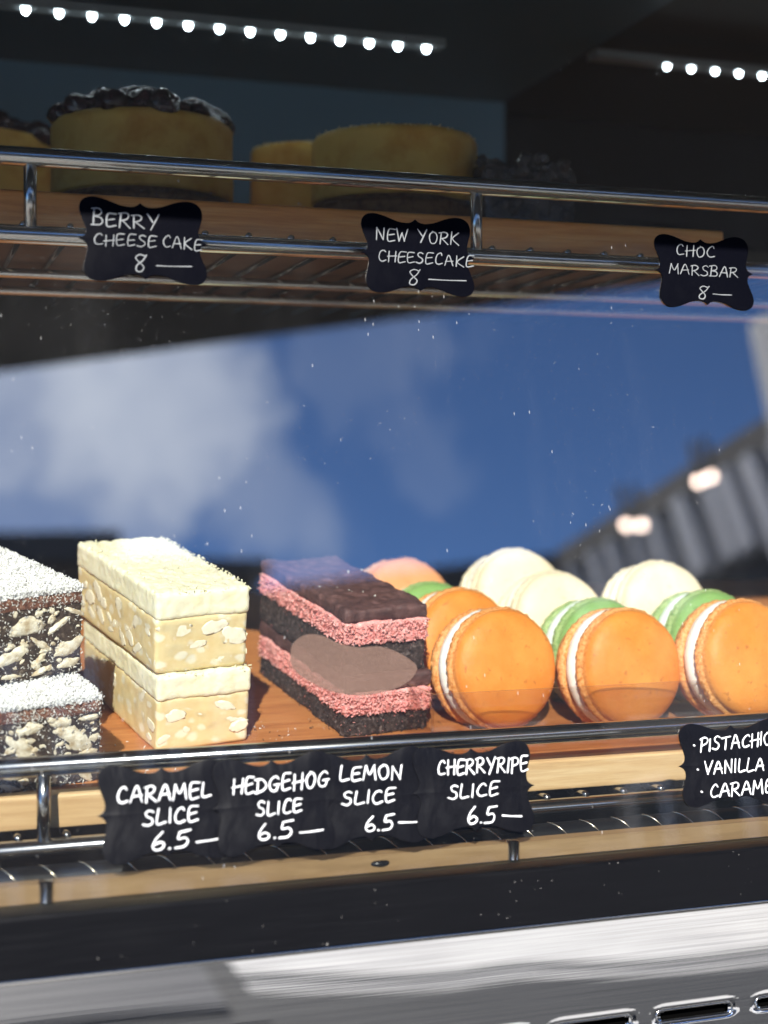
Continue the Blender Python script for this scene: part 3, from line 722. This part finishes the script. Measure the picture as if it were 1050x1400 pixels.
cheesecake('cheesecake', 'plain yellow cheesecake with pale crumbed top, above the second chalk tag', 422, 657, 186, .640, ZB, 43, 'crumb')
cheesecake('cheesecake', 'small pale cheesecake piece half hidden beside the plain crumbed one', 338, 490, 206, .735, ZB, 44, 'crumb')
# dark glossy chocolate cake right of them
ck = thing('chocolate_cake', 'nearly black glossy chocolate cake in the shade at the upper middle', 'cake', (*atD(705, 250, .665)[:2], ZB))
cb = MB(); R = np.random.default_rng(5); rough_box(cb, (-.022, -.018, 0), (.022, .028, .034), .0016, .0010, 160, .003, 51, 0, .0012, 70)
for k_ in range(46): lump(cb, (R.uniform(-.021, .021), R.choice([-.018, R.uniform(-.018, .02)]), R.uniform(.012, .037)), np.eye(3), (.003, .003, .003), k_, 0, .5)
M['glazechoc'] = m_food('chocolate_glaze', (.016, .012, .011), (.04, .03, .028), 200, .12, .8, spec=.8); cb.build('body', M['glazechoc'], ck)

# ------------------------------------------------------------------ price tags with hand lettering, stuck on the outside of the glass
FONT = {
 'A': (.62, [[(0, 0), (.32, .98), (.62, 0)], [(.08, .36), (.58, .40)]]),
 'B': (.56, [[(.10, .97), (.07, .0)], [(-.06, .97), (.36, 1.0), (.48, .80), (.36, .60), (.10, .52), (.42, .46), (.56, .26), (.42, .05), (-.05, .02)]]),
 'C': (.54, [[(.52, .84), (.40, .98), (.20, .86), (.06, .50), (.10, .16), (.28, .02), (.56, .12)]]),
 'D': (.58, [[(.09, .95), (.06, .02)], [(-.06, .94), (.34, .90), (.58, .55), (.42, .16), (-.04, .0)]]),
 'E': (.50, [[(.52, 1.0), (.08, .93), (.06, .04), (.52, .10)], [(.07, .50), (.44, .58)]]),
 'G': (.60, [[(.56, .86), (.40, .98), (.14, .80), (.04, .40), (.16, .06), (.42, .06), (.54, .38)], [(.30, .42), (.66, .46)]]),
 'H': (.56, [[(.05, 1.0), (.06, -.02)], [(.54, 1.02), (.52, 0)], [(-.06, .46), (.62, .56)]]),
 'I': (.12, [[(.06, .98), (.05, .02)]]),
 'K': (.58, [[(.06, 1.0), (.05, 0)], [(.54, .98), (.12, .46), (.60, .0)]]),
 'L': (.48, [[(.08, 1.0), (.04, .06), (.50, .10)]]),
 'M': (.70, [[(0, 0), (.10, .95)], [(.10, .95), (.33, .36), (.58, .97)], [(.58, .97), (.70, 0)]]),
 'N': (.58, [[(.04, 0), (.05, .96)], [(.05, .96), (.50, .04)], [(.50, .04), (.55, 1.02)]]),
 'O': (.56, [[(.30, .98), (.10, .80), (.03, .42), (.18, .03), (.44, .10), (.56, .52), (.46, .88), (.24, .99)]]),
 'P': (.54, [[(.09, .95), (.06, -.05)], [(-.04, .90), (.30, 1.0), (.52, .86), (.46, .58), (.09, .42)]]),
 'R': (.58, [[(.09, .95), (.05, 0)], [(-.04, .92), (.32, 1.0), (.50, .84), (.40, .58), (.09, .46)], [(.18, .46), (.60, .0)]]),
 'S': (.50, [[(.50, .90), (.32, 1.0), (.12, .86), (.18, .62), (.42, .44), (.46, .18), (.26, .0), (-.02, .10)]]),
 'T': (.60, [[(.32, .96), (.28, 0)], [(-.02, .92), (.64, 1.0)]]),
 'V': (.56, [[(0, 1.0), (.26, .02)], [(.26, .02), (.58, 1.0)]]),
 'W': (.72, [[(0, 1.0), (.14, .04)], [(.14, .04), (.36, .66)], [(.36, .66), (.50, .04)], [(.50, .04), (.74, 1.0)]]),
 'Y': (.58, [[(0, 1.0), (.30, .48)], [(.60, 1.02), (.20, -.05)]]),
 '6': (.48, [[(.34, 1.04), (.12, .62), (.03, .24), (.16, .0), (.40, .04), (.48, .26), (.32, .44), (.08, .32)]]),
 '5': (.54, [[(.58, 1.02), (.16, .96)], [(.16, .96), (.10, .56), (.38, .58), (.50, .34), (.36, .06), (.0, .02)]]),
 '8': (.52, [[(.50, .92), (.26, 1.0), (.08, .82), (.22, .58), (.44, .30), (.34, .02), (.12, .08), (.14, .36), (.40, .66), (.56, .98)]]),
 '.': (.10, [[(.04, .03), (.07, .05)]]),
 ' ': (.36, []),
}
def smooth_path(pts, n=7):
    P = np.array(pts, float)
    if len(P) < 3:
        t_ = np.linspace(0, 1, n)[:, None]; return P[0] * (1 - t_) + P[-1] * t_
    Q = np.vstack([2 * P[0] - P[1], P, 2 * P[-1] - P[-2]]); out = []
    for i in range(1, len(Q) - 2):
        for u in np.linspace(0, 1, n, endpoint=False):
            a, b_, c, d = Q[i - 1], Q[i], Q[i + 1], Q[i + 2]
            out.append(.5 * (2 * b_ + (c - a) * u + (2 * a - 5 * b_ + 4 * c - d) * u * u + (3 * b_ - a - 3 * c + d) * u ** 3))
    out.append(P[-1]); return np.array(out)
def stroke(mb, path_px, wpx, off, R):
    """a flat bead of paint following the stroke on the tag"""
    P = smooth_path(path_px); P3 = np.array([onglass(x, y, off) for x, y in P])
    D0 = np.mean(P3 @ FW); w0 = wpx * .68 * D0 / F / 2
    T = np.gradient(P3, axis=0); ln = np.linalg.norm(T, axis=1); T = T / np.maximum(ln, 1e-9)[:, None]
    # round ends
    ext0 = P3[0] - T[0] * w0 * .9; ext1 = P3[-1] + T[-1] * w0 * .9
    P3 = np.vstack([ext0, P3[0] - T[0] * w0 * .6, P3, P3[-1] + T[-1] * w0 * .6, ext1]); T = np.vstack([T[0], T[0], T, T[-1], T[-1]])
    n = len(P3); w = w0 * (1 + .16 * np.sin(np.linspace(R.uniform(0, 6), R.uniform(6, 12), n))); w[0] *= .25; w[-1] *= .25; w[1] *= .75; w[-2] *= .75
    V = []
    for p, t_, q in zip(P3, T, w):
        s_ = np.cross(GN, t_); s_ /= np.linalg.norm(s_)
        V += [p - s_ * q, p - s_ * q * .6 + GN * .00016, p + s_ * q * .6 + GN * .00016, p + s_ * q, p - GN * .00005]
    Fc = [(i * 5 + j, i * 5 + (j + 1) % 5, (i + 1) * 5 + (j + 1) % 5, (i + 1) * 5 + j) for i in range(n - 1) for j in range(5)]
    Fc += [tuple(range(5)), tuple(range((n - 1) * 5, n * 5))[::-1]]
    mb.add(V, Fc)
def write(mb, text, a, b_, cap, wpx, off, R, slant=.06, capfirst=1.0):
    a = np.array(a, float); b_ = np.array(b_, float); e = b_ - a
    gap = .17; tot = sum(FONT[c][0] for c in text) + gap * (len(text) - 1); sx = np.linalg.norm(e) / tot
    ux = e / np.linalg.norm(e); uy = np.array([-.03, -1.0]); x = 0
    for i, c in enumerate(text):
        wd, st = FONT[c]; k_ = cap * R.uniform(.93, 1.07) * (capfirst if i == 0 else 1); dy = R.uniform(-.05, .05) * cap; tl = R.normal(0, .03)
        for s_ in st:
            pts = [a + ux * (x + q[0] + slant * q[1] + tl * q[1]) * sx + uy * (q[1] * k_ + dy) + R.normal(0, .25, 2) for q in s_]
            stroke(mb, pts, wpx * R.uniform(.9, 1.1), off + R.uniform(0, .00008), R)
        x += wd + gap
QUART = [(0, .90), (.05, .84), (.11, .805), (.20, .80), (.32, .83), (.45, .90), (.58, .965), (.72, 1.0), (.84, .97), (.92, .88), (.955, .74), (.945, .58), (.905, .40), (.875, .24), (.885, .12), (.93, .045), (1.0, 0)]
def tag_outline():
    q = smooth_path(QUART[1:], 5); q = np.vstack([[QUART[0]], q])
    a = [tuple(p) for p in q]                                    # top middle -> right middle
    b_ = [(x, -y) for x, y in a[::-1]][1:]; c = [(-x, -y) for x, y in a][1:]; d = [(-x, y) for x, y in a[::-1]][1:-1]
    return a + b_ + c + d
OUTL = tag_outline()
def m_tag(name, dust):
    m = mat(name, (.010, .011, .017), .42, spec=.16); t = NT(m); v = t.coord()
    n = t.noise(v, 40, 5, .7); sp_ = t.ramp(t.noise(v, 1800, 2).outputs['Fac'], [(.56, (0, 0, 0)), (.8, (1, 1, 1))])
    sm = t.ramp(n.outputs['Fac'], [(.55, (0, 0, 0)), (.85, (1, 1, 1))])
    t.base(t.mixc(t.math('ADD', t.math('MULTIPLY', sp_, .012 * dust), t.math('MULTIPLY', sm, .010 * dust)), (.0018, .0020, .0040), (.50, .54, .60)))
    t.rough(t.ramp(n.outputs['Fac'], [(.3, (.32,) * 3), (.7, (.55,) * 3)]))
    t.bump(t.noise(t.coord((1, 1, .45)), 70, 3, .5, .6).outputs['Fac'], .5 * dust, .0016); return m
M['tag'] = m_tag('chalk_tag_vinyl', 1.0); M['tagclean'] = m_tag('chalk_tag_plain', .3); M['tagclean'].node_tree.nodes['Principled BSDF'].inputs['Specular IOR Level'].default_value = .02
M['ink'] = mat('white_paint_marker', (.82, .83, .84), .6)
M['inkshade'] = mat('white_marker_shaded', (.20, .21, .22), .8, spec=.05)  # white lettering darkened for the shade on the upper tags
def price_tag(label, quad, lines, off, material, ink, seed, group):
    R = np.random.default_rng(seed); TL, TR_, BR, BL = [np.array(p, float) for p in quad]
    def q2(u, v):
        s_, w_ = (u + 1) / 2, (1 - v) / 2; return (TL * (1 - s_) + TR_ * s_) * (1 - w_) + (BL * (1 - s_) + BR * s_) * w_
    pc_ = q2(0, 0); base = onglass(*pc_, off)
    o = thing('price_tag', label, 'price tag', base, group=group); n = len(OUTL); b_ = MB()
    F3 = [onglass(*q2(u, v), off) for u, v in OUTL]; B3 = [p - GN * .0004 for p in F3]
    In = [onglass(*q2(u * .97, v * .97), off + .00006) for u, v in OUTL]
    V = F3 + B3 + In + [onglass(*pc_, off + .00006)]
    Fc = [(i, n + i, n + (i + 1) % n, (i + 1) % n) for i in range(n)] + [(i, (i + 1) % n, 2 * n + (i + 1) % n, 2 * n + i) for i in range(n)] + [(2 * n + i, 2 * n + (i + 1) % n, 3 * n) for i in range(n)]
    Fc += [tuple(range(2 * n - 1, n - 1, -1))]
    b_.add(V, Fc); b_.build('plate', material, o, True, True, auto=30)
    t_ = MB()
    for L_ in lines:
        if L_[0] == '-': stroke(t_, [L_[1], ((L_[1][0] + L_[2][0]) / 2, (L_[1][1] + L_[2][1]) / 2 + .4), L_[2]], L_[3], off + .00022, R)
        elif L_[0] == '*': stroke(t_, [L_[1], (L_[1][0] + .8, L_[1][1] + .3)], L_[2], off + .00022, R)
        else: write(t_, L_[0], L_[1], L_[2], L_[3], L_[4], off + .00022, R, capfirst=(L_[5] if len(L_) > 5 else 1))
    t_.build('lettering', ink, o, True, True)
    return o
UG, LG = 'three chalk tags on the upper glass', 'overlapping chalk tags on the lower glass'
price_tag('black scalloped tag reading Berry Cheese Cake, upper left on the glass', [(103, 267), (279, 277), (288, 391), (112, 383)],
          [('BERRY', (126, 308), (216, 314), 19, 3.2, 1.25), ('CHEESE', (128, 335), (213, 338), 15, 2.7), ('CAKE', (222, 338), (275, 343), 15, 2.7), ('8', (183, 371), (199, 371.5), 24, 3.4), ('-', (214, 363.5), (262, 364.5), 2.8)], .0006, M['tagclean'], M['inkshade'], 61, UG)
price_tag('black scalloped tag reading New York Cheesecake, between the two other upper tags', [(489, 290), (645, 299), (653, 407), (499, 399)],
          [('NEW', (514, 328), (557, 331), 17, 2.8), ('YORK', (571, 331), (627, 336), 17, 2.8), ('CHEESECAKE', (517, 357), (646, 365), 15, 2.7), ('8', (557, 390), (572, 390.5), 21, 3.0), ('-', (586, 382), (637, 384), 2.8)], .0006, M['tagclean'], M['inkshade'], 62, UG)
price_tag('black scalloped tag reading Choc on its first line, upper right on the glass', [(890, 319), (1024, 325), (1035, 425), (902, 418)],
          [('CHOC', (924, 349), (976, 352), 15, 2.4), ('MARSBAR', (915, 374), (1008, 380), 14, 2.4), ('8', (953, 408), (966, 408.5), 19, 2.6), ('-', (975, 402), (1000, 403.5), 2.4)], .0006, M['tagclean'], M['inkshade'], 63, UG)
price_tag('black tag reading Caramel Slice, first of four overlapping tags', [(128, 1048), (312, 1036), (322, 1172), (138, 1184)],
          [('CARAMEL', (160, 1099), (288, 1090), 21, 3.6), ('SLICE', (196, 1130), (270, 1122), 20, 3.6), ('6.5', (207, 1164), (258, 1157), 23, 4.0), ('-', (269, 1151.5), (311, 1144.5), 3.6)], .0006, M['tag'], M['ink'], 64, LG)
price_tag('black tag reading Hedgehog Slice, second of four overlapping tags', [(286, 1040), (455, 1024), (463, 1160), (296, 1173)],
          [('HEDGEHOG', (318, 1086), (448, 1076), 21, 3.6), ('SLICE', (351, 1116), (412, 1110), 19, 3.5), ('6.5', (353, 1149), (399, 1144), 21, 3.8), ('-', (410, 1138.5), (442, 1134.5), 3.4)], .0018, M['tag'], M['ink'], 65, LG)
price_tag('black tag reading Lemon Slice, third of four overlapping tags', [(420, 1032), (582, 1018), (590, 1150), (428, 1163)],
          [('LEMON', (465, 1068), (549, 1065), 19, 3.5), ('SLICE', (468, 1102), (539, 1096), 18, 3.5), ('6.5', (499, 1136), (537, 1134), 20, 3.8), ('-', (545, 1124.5), (575, 1123.5), 3.4)], .0012, M['tag'], M['ink'], 66, LG)
price_tag('black tag with a long run together first word, last of four overlapping tags', [(560, 1023), (727, 1011), (735, 1136), (568, 1148)],
          [('CHERRYRIPE', (598, 1059), (721, 1055), 20, 3.5), ('SLICE', (613, 1093), (680, 1088), 18, 3.5), ('6.5', (639, 1127), (677, 1125), 22, 4.0), ('-', (687, 1115), (713, 1116), 3.6)], .0018, M['tag'], M['ink'], 67, LG)
price_tag('black tag listing Pistachio, Vanilla and Caramel below the macarons', [(924, 991), (1072, 981), (1080, 1097), (932, 1105)],
          [('*', (948.5, 1019), 4.4), ('PISTACHIO', (957, 1028), (1054, 1018), 18, 3.6), ('*', (953.5, 1052), 4.0), ('VANILLA', (963, 1059), (1044, 1053), 17, 3.6), ('*', (959, 1082.5), 4.4), ('CARAMEL', (971, 1091), (1068, 1081), 18, 3.7)], .0006, M['tag'], M['ink'], 68, 'chalk tag below the macarons')

# translucent brown oval sticker on the glass in front of the chocolate slice
m = mat('frosted_brown_film', (.30, .18, .13), .6); t = NT(m); v = t.coord()
dots = t.voro(v, 1500); t.base(t.mixc(t.math('LESS_THAN', dots.outputs['Distance'], .35), (.12, .068, .050), (.18, .11, .082)))
nf = t.noise(v, 60, 3); t.l(t.ramp(nf.outputs['Fac'], [(.3, (.46,) * 3), (.7, (.70,) * 3)]), t.b.inputs['Alpha']); M['film'] = m
stp = [(396, 902), (401, 880), (418, 868), (440, 869), (462, 879), (490, 885), (520, 884), (548, 894), (570, 912), (558, 932), (530, 945), (492, 951), (452, 945), (420, 930), (402, 916)]
sp_ = smooth_path(stp + [stp[0]], 6)[:-1]; pc_ = onglass(485, 912, .0004)
st_o = thing('sticker', 'translucent brown oval sticker on the glass over the pink layered slice', 'sticker', pc_)
b_ = MB(); n = len(sp_); b_.add([onglass(x, y, .0005) for x, y in sp_] + [onglass(x, y, .0002) for x, y in sp_], [tuple(range(n))[::-1], tuple(range(n, 2 * n))] + [(i, (i + 1) % n, n + (i + 1) % n, n + i) for i in range(n)])
b_.build('film', M['film'], st_o, True, False)

# ------------------------------------------------------------------ the street the glass and the steel reflect
M['paving'] = m_food('pale_paving', (.48, .46, .43), (.58, .56, .52), 1.5, .9, .1)
gr = MB(); gr.add([(-300, -400, -1.25), (300, -400, -1.25), (300, 100, -1.25), (-300, 100, -1.25)], [(0, 1, 2, 3)])
tag(gr.build('pavement', M['paving'], None, False, False), kind='structure')
M['mat'] = mat('reflection_dark', (.02, .021, .023), .8)
def groundpt(px, py):
    p = onY(px, py, .452); d = ray(px, py); d = np.array([d[0], -d[1], d[2]]); return p + d * ((-1.25 - p[2]) / d[2])
def strip(name, top, bot, th, mt_):
    b_ = MB(); n = len(top); b_.add([(p[0], p[1], -1.249 + th) for p in top + bot] + [(p[0], p[1], -1.249) for p in top + bot],
        [(i, i + 1, n + i + 1, n + i) for i in range(n - 1)] + [(i + 1, i, 2 * n + i, 2 * n + i + 1) for i in range(n - 1)] + [(n + i, n + i + 1, 3 * n + i + 1, 3 * n + i) for i in range(n - 1)])
    return b_.build(name, mt_, None, False, False)
EDG = smooth_path([(-300, 1398), (200, 1376), (450, 1360), (590, 1346), (660, 1332), (720, 1325), (860, 1324), (1050, 1316), (1500, 1290)], 6)
up_ = [groundpt(x, y) for x, y in EDG]
mt = strip('dark_sheet', up_, [np.array([p[0], .2, 0]) for p in up_], .012, M['mat']); tag(mt, 'large dark sheet added unseen on the paving to darken the steel reflection', 'mat')  # unseen sheet added so the steel reflects a dark lower band
dr = strip('dark_band', [groundpt(x, y - 27) for x, y in EDG], [groundpt(x, y - 17) for x, y in EDG], .004, M['mat']); tag(dr, 'narrow dark drain added unseen on the paving for a dark line in the steel', 'band')  # unseen strip added for the thin dark line in the steel
M['canvas'] = mat('dark_awning_canvas', (.008, .009, .011), .8)
aw = thing('awning', 'dark canvas awning stretched above the street in front of the case', 'awning', (1, -2.6, 1.32))
e0 = np.array([.115, -2.60, 1.36]); e1 = np.array([2.55, -2.33, 1.66])
def wedge(mb, a, b_, c, d, th=.02):
    P = [np.array(p, float) for p in (a, b_, c, d)]; mb.add(P + [p + [0, 0, th] for p in P], [(0, 3, 2, 1), (4, 5, 6, 7), (0, 1, 5, 4), (1, 2, 6, 5), (2, 3, 7, 6), (3, 0, 4, 7)])
w_ = MB(); wedge(w_, e0, e1, (2.6, .2, 1.9), (.16, .2, 1.9)); w_.build('canvas', M['canvas'], aw, True, False)
# buildings across the street, their fronts in shade
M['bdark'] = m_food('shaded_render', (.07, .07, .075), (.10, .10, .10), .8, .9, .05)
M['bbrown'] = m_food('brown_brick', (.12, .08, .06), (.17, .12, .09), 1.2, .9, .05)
M['pale'] = mat('pale_fins', (.62, .62, .64), .5)
M['winglass'] = mat('window_glass', (.03, .04, .05), .08)
M['roofd'] = mat('roof_slate', (.05, .05, .055), .7)
M['gable'] = m_food('pale_gable', (.50, .46, .40), (.60, .56, .50), 2, .8, .05)
def dirp(az, r, z): a = math.radians(az); return np.array([.2 + r * math.sin(a), .48 - r * math.cos(a), z])
def building(label, A, B, z1, depth, wall, nwin, rows, wh, roof=.25):
    """front from A to B (xy), top at z1"""
    A = np.array(A[:2]); B = np.array(B[:2]); u = (B - A) / np.linalg.norm(B - A); Ln = np.linalg.norm(B - A); nrm_ = np.array([u[1], -u[0]])
    if np.dot(nrm_, -A) > 0: nrm_ = -nrm_
    ang = math.atan2(u[1], u[0]); o = thing('building', label, 'building', (A[0], A[1], -1.25), (0, 0, ang))
    sgn = 1 if np.dot(nrm_, np.array([-u[1], u[0]])) > 0 else -1
    H = z1 + 1.25
    boxo('wall', (0, min(0, sgn * depth), 0), (Ln, max(0, sgn * depth), H), wall, o, False)
    boxo('roof', (-.15, min(-sgn * .15, sgn * depth), H + .003), (Ln + .15, max(-sgn * .15, sgn * depth), H + roof), M['roofd'], o, False)
    for r_ in range(rows):
        for k_ in range(nwin):
            cx = Ln * (k_ + .5) / nwin; z0 = 1.0 + r_ * (H - 1.0) / rows; ww = Ln / nwin * .5
            f = boxo('window', (cx - ww / 2, min(-sgn * .05, sgn * .02), z0), (cx + ww / 2, max(-sgn * .05, sgn * .02), z0 + wh), M['pale'], o, False)
            boxo('pane', (cx - ww / 2 + .06, min(-sgn * .06, sgn * .0), z0 + .06), (cx + ww / 2 - .06, max(-sgn * .06, 0), z0 + wh - .06), M['winglass'], f, False)
    return o, Ln, sgn, H
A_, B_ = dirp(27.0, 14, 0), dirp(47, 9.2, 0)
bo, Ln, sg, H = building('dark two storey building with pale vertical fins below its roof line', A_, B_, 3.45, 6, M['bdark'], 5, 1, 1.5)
R = np.random.default_rng(3); xk = .1
while xk < Ln - .3:
    ww = R.uniform(.05, .20); hh_ = R.uniform(.5, 1.3); fo = boxo('fin', (0, min(-sg * .22, -sg * .003), -hh_), (ww, max(-sg * .22, -sg * .003), 0), M['pale'], bo, False); fo.location = (xk, 0, H - .01); fo.rotation_euler = (0, -.24, 0); xk += ww + R.uniform(.06, .42)
M['glintglow'] = mat('glint_emitter', (1, .9, .8), .4); b = M['glintglow'].node_tree.nodes['Principled BSDF']; b.inputs['Emission Color'].default_value = (1, .74, .60, 1); b.inputs['Emission Strength'].default_value = 16  # emission on added globes imitates the blurred glints
GNn = Vector(GN)
def refl_point(px, py, r):
    p = onglass(px, py); d = ray(px, py); d = d - 2 * np.dot(d, GN) * GN; d /= np.linalg.norm(d); return p + d * r
for px, py, lb in ((856, 718, 'lit round lamp on the dark building, far left of the four'), (877, 718, 'lit round lamp second along the dark building front'), (955, 658, 'lit round lamp third along the dark building front'), (972, 652, 'lit round lamp at the nearest end of the dark building')):
    p = refl_point(px, py, 10.2); ok = thing('glint_globe', lb, 'glint', p, group='glowing globes for glints on the dark building')
    lb_ = MB(); lump(lb_, (0, 0, 0), np.eye(3), (.028,) * 3, 1, 0, 0); lb_.build('globe', M['glintglow'], ok)
    boxo('arm', (-.02, -.02, .03), (.02, .02, .30), M['roofd'], ok, False)
building('brown brick building with a dark roof facing the cafe', dirp(-8, 15.5, 0), dirp(7.5, 15.5, 0), 4.45, 6, M['bbrown'], 5, 2, 1.4, .35)
building('lower brown building joined to the taller brick one', dirp(7.8, 15.7, 0), dirp(13.5, 16.2, 0), 4.35, 6, M['bbrown'], 2, 2, 1.2, .2)
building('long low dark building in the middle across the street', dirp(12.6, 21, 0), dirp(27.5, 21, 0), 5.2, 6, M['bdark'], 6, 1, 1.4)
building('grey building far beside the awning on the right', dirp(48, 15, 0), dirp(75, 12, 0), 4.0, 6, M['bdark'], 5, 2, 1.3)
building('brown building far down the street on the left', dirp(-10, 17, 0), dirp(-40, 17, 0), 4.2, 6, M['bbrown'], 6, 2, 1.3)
pl = thing('prop', 'dark square planter box added unseen to darken the steel reflection', 'prop', (.1, -1.2, -1.25))  # unseen block added to darken the panel's lower left in reflection
P0 = dirp(10.3, 1.62, 0)
boxo('box', (P0[0] - 1.2, -1.7, -1.25), (P0[0], P0[1], -.79), M['mat'], pl)
boxo('prop_top', (P0[0] - 1.15, -1.65, -.789), (P0[0] - .05, P0[1] - .05, -.78), M['roofd'], pl)
M['whitepost'] = mat('translucent_white', (.85, .85, .85), .8); t = NT(M['whitepost']); tl_ = t.n('ShaderNodeBsdfTranslucent'); tl_.inputs['Color'].default_value = (.9, .9, .9, 1)  # translucency added so sun from behind brightens the pale reflected post
ms = t.n('ShaderNodeMixShader'); ms.inputs[0].default_value = .75; t.l(t.b.outputs[0], ms.inputs[1]); t.l(tl_.outputs[0], ms.inputs[2]); t.l(ms.outputs[0], t.t.nodes['Material Output'].inputs[0])
pp = dirp(37.4, 3.6, 0); pt = boxo('pale_post', (pp[0] - .02, pp[1] - .04, -1.25), (pp[0] + .5, pp[1] + .04, 1.5), M['whitepost'], None, False); tag(pt, 'pale translucent blind hanging beside the dark awning', 'upright')
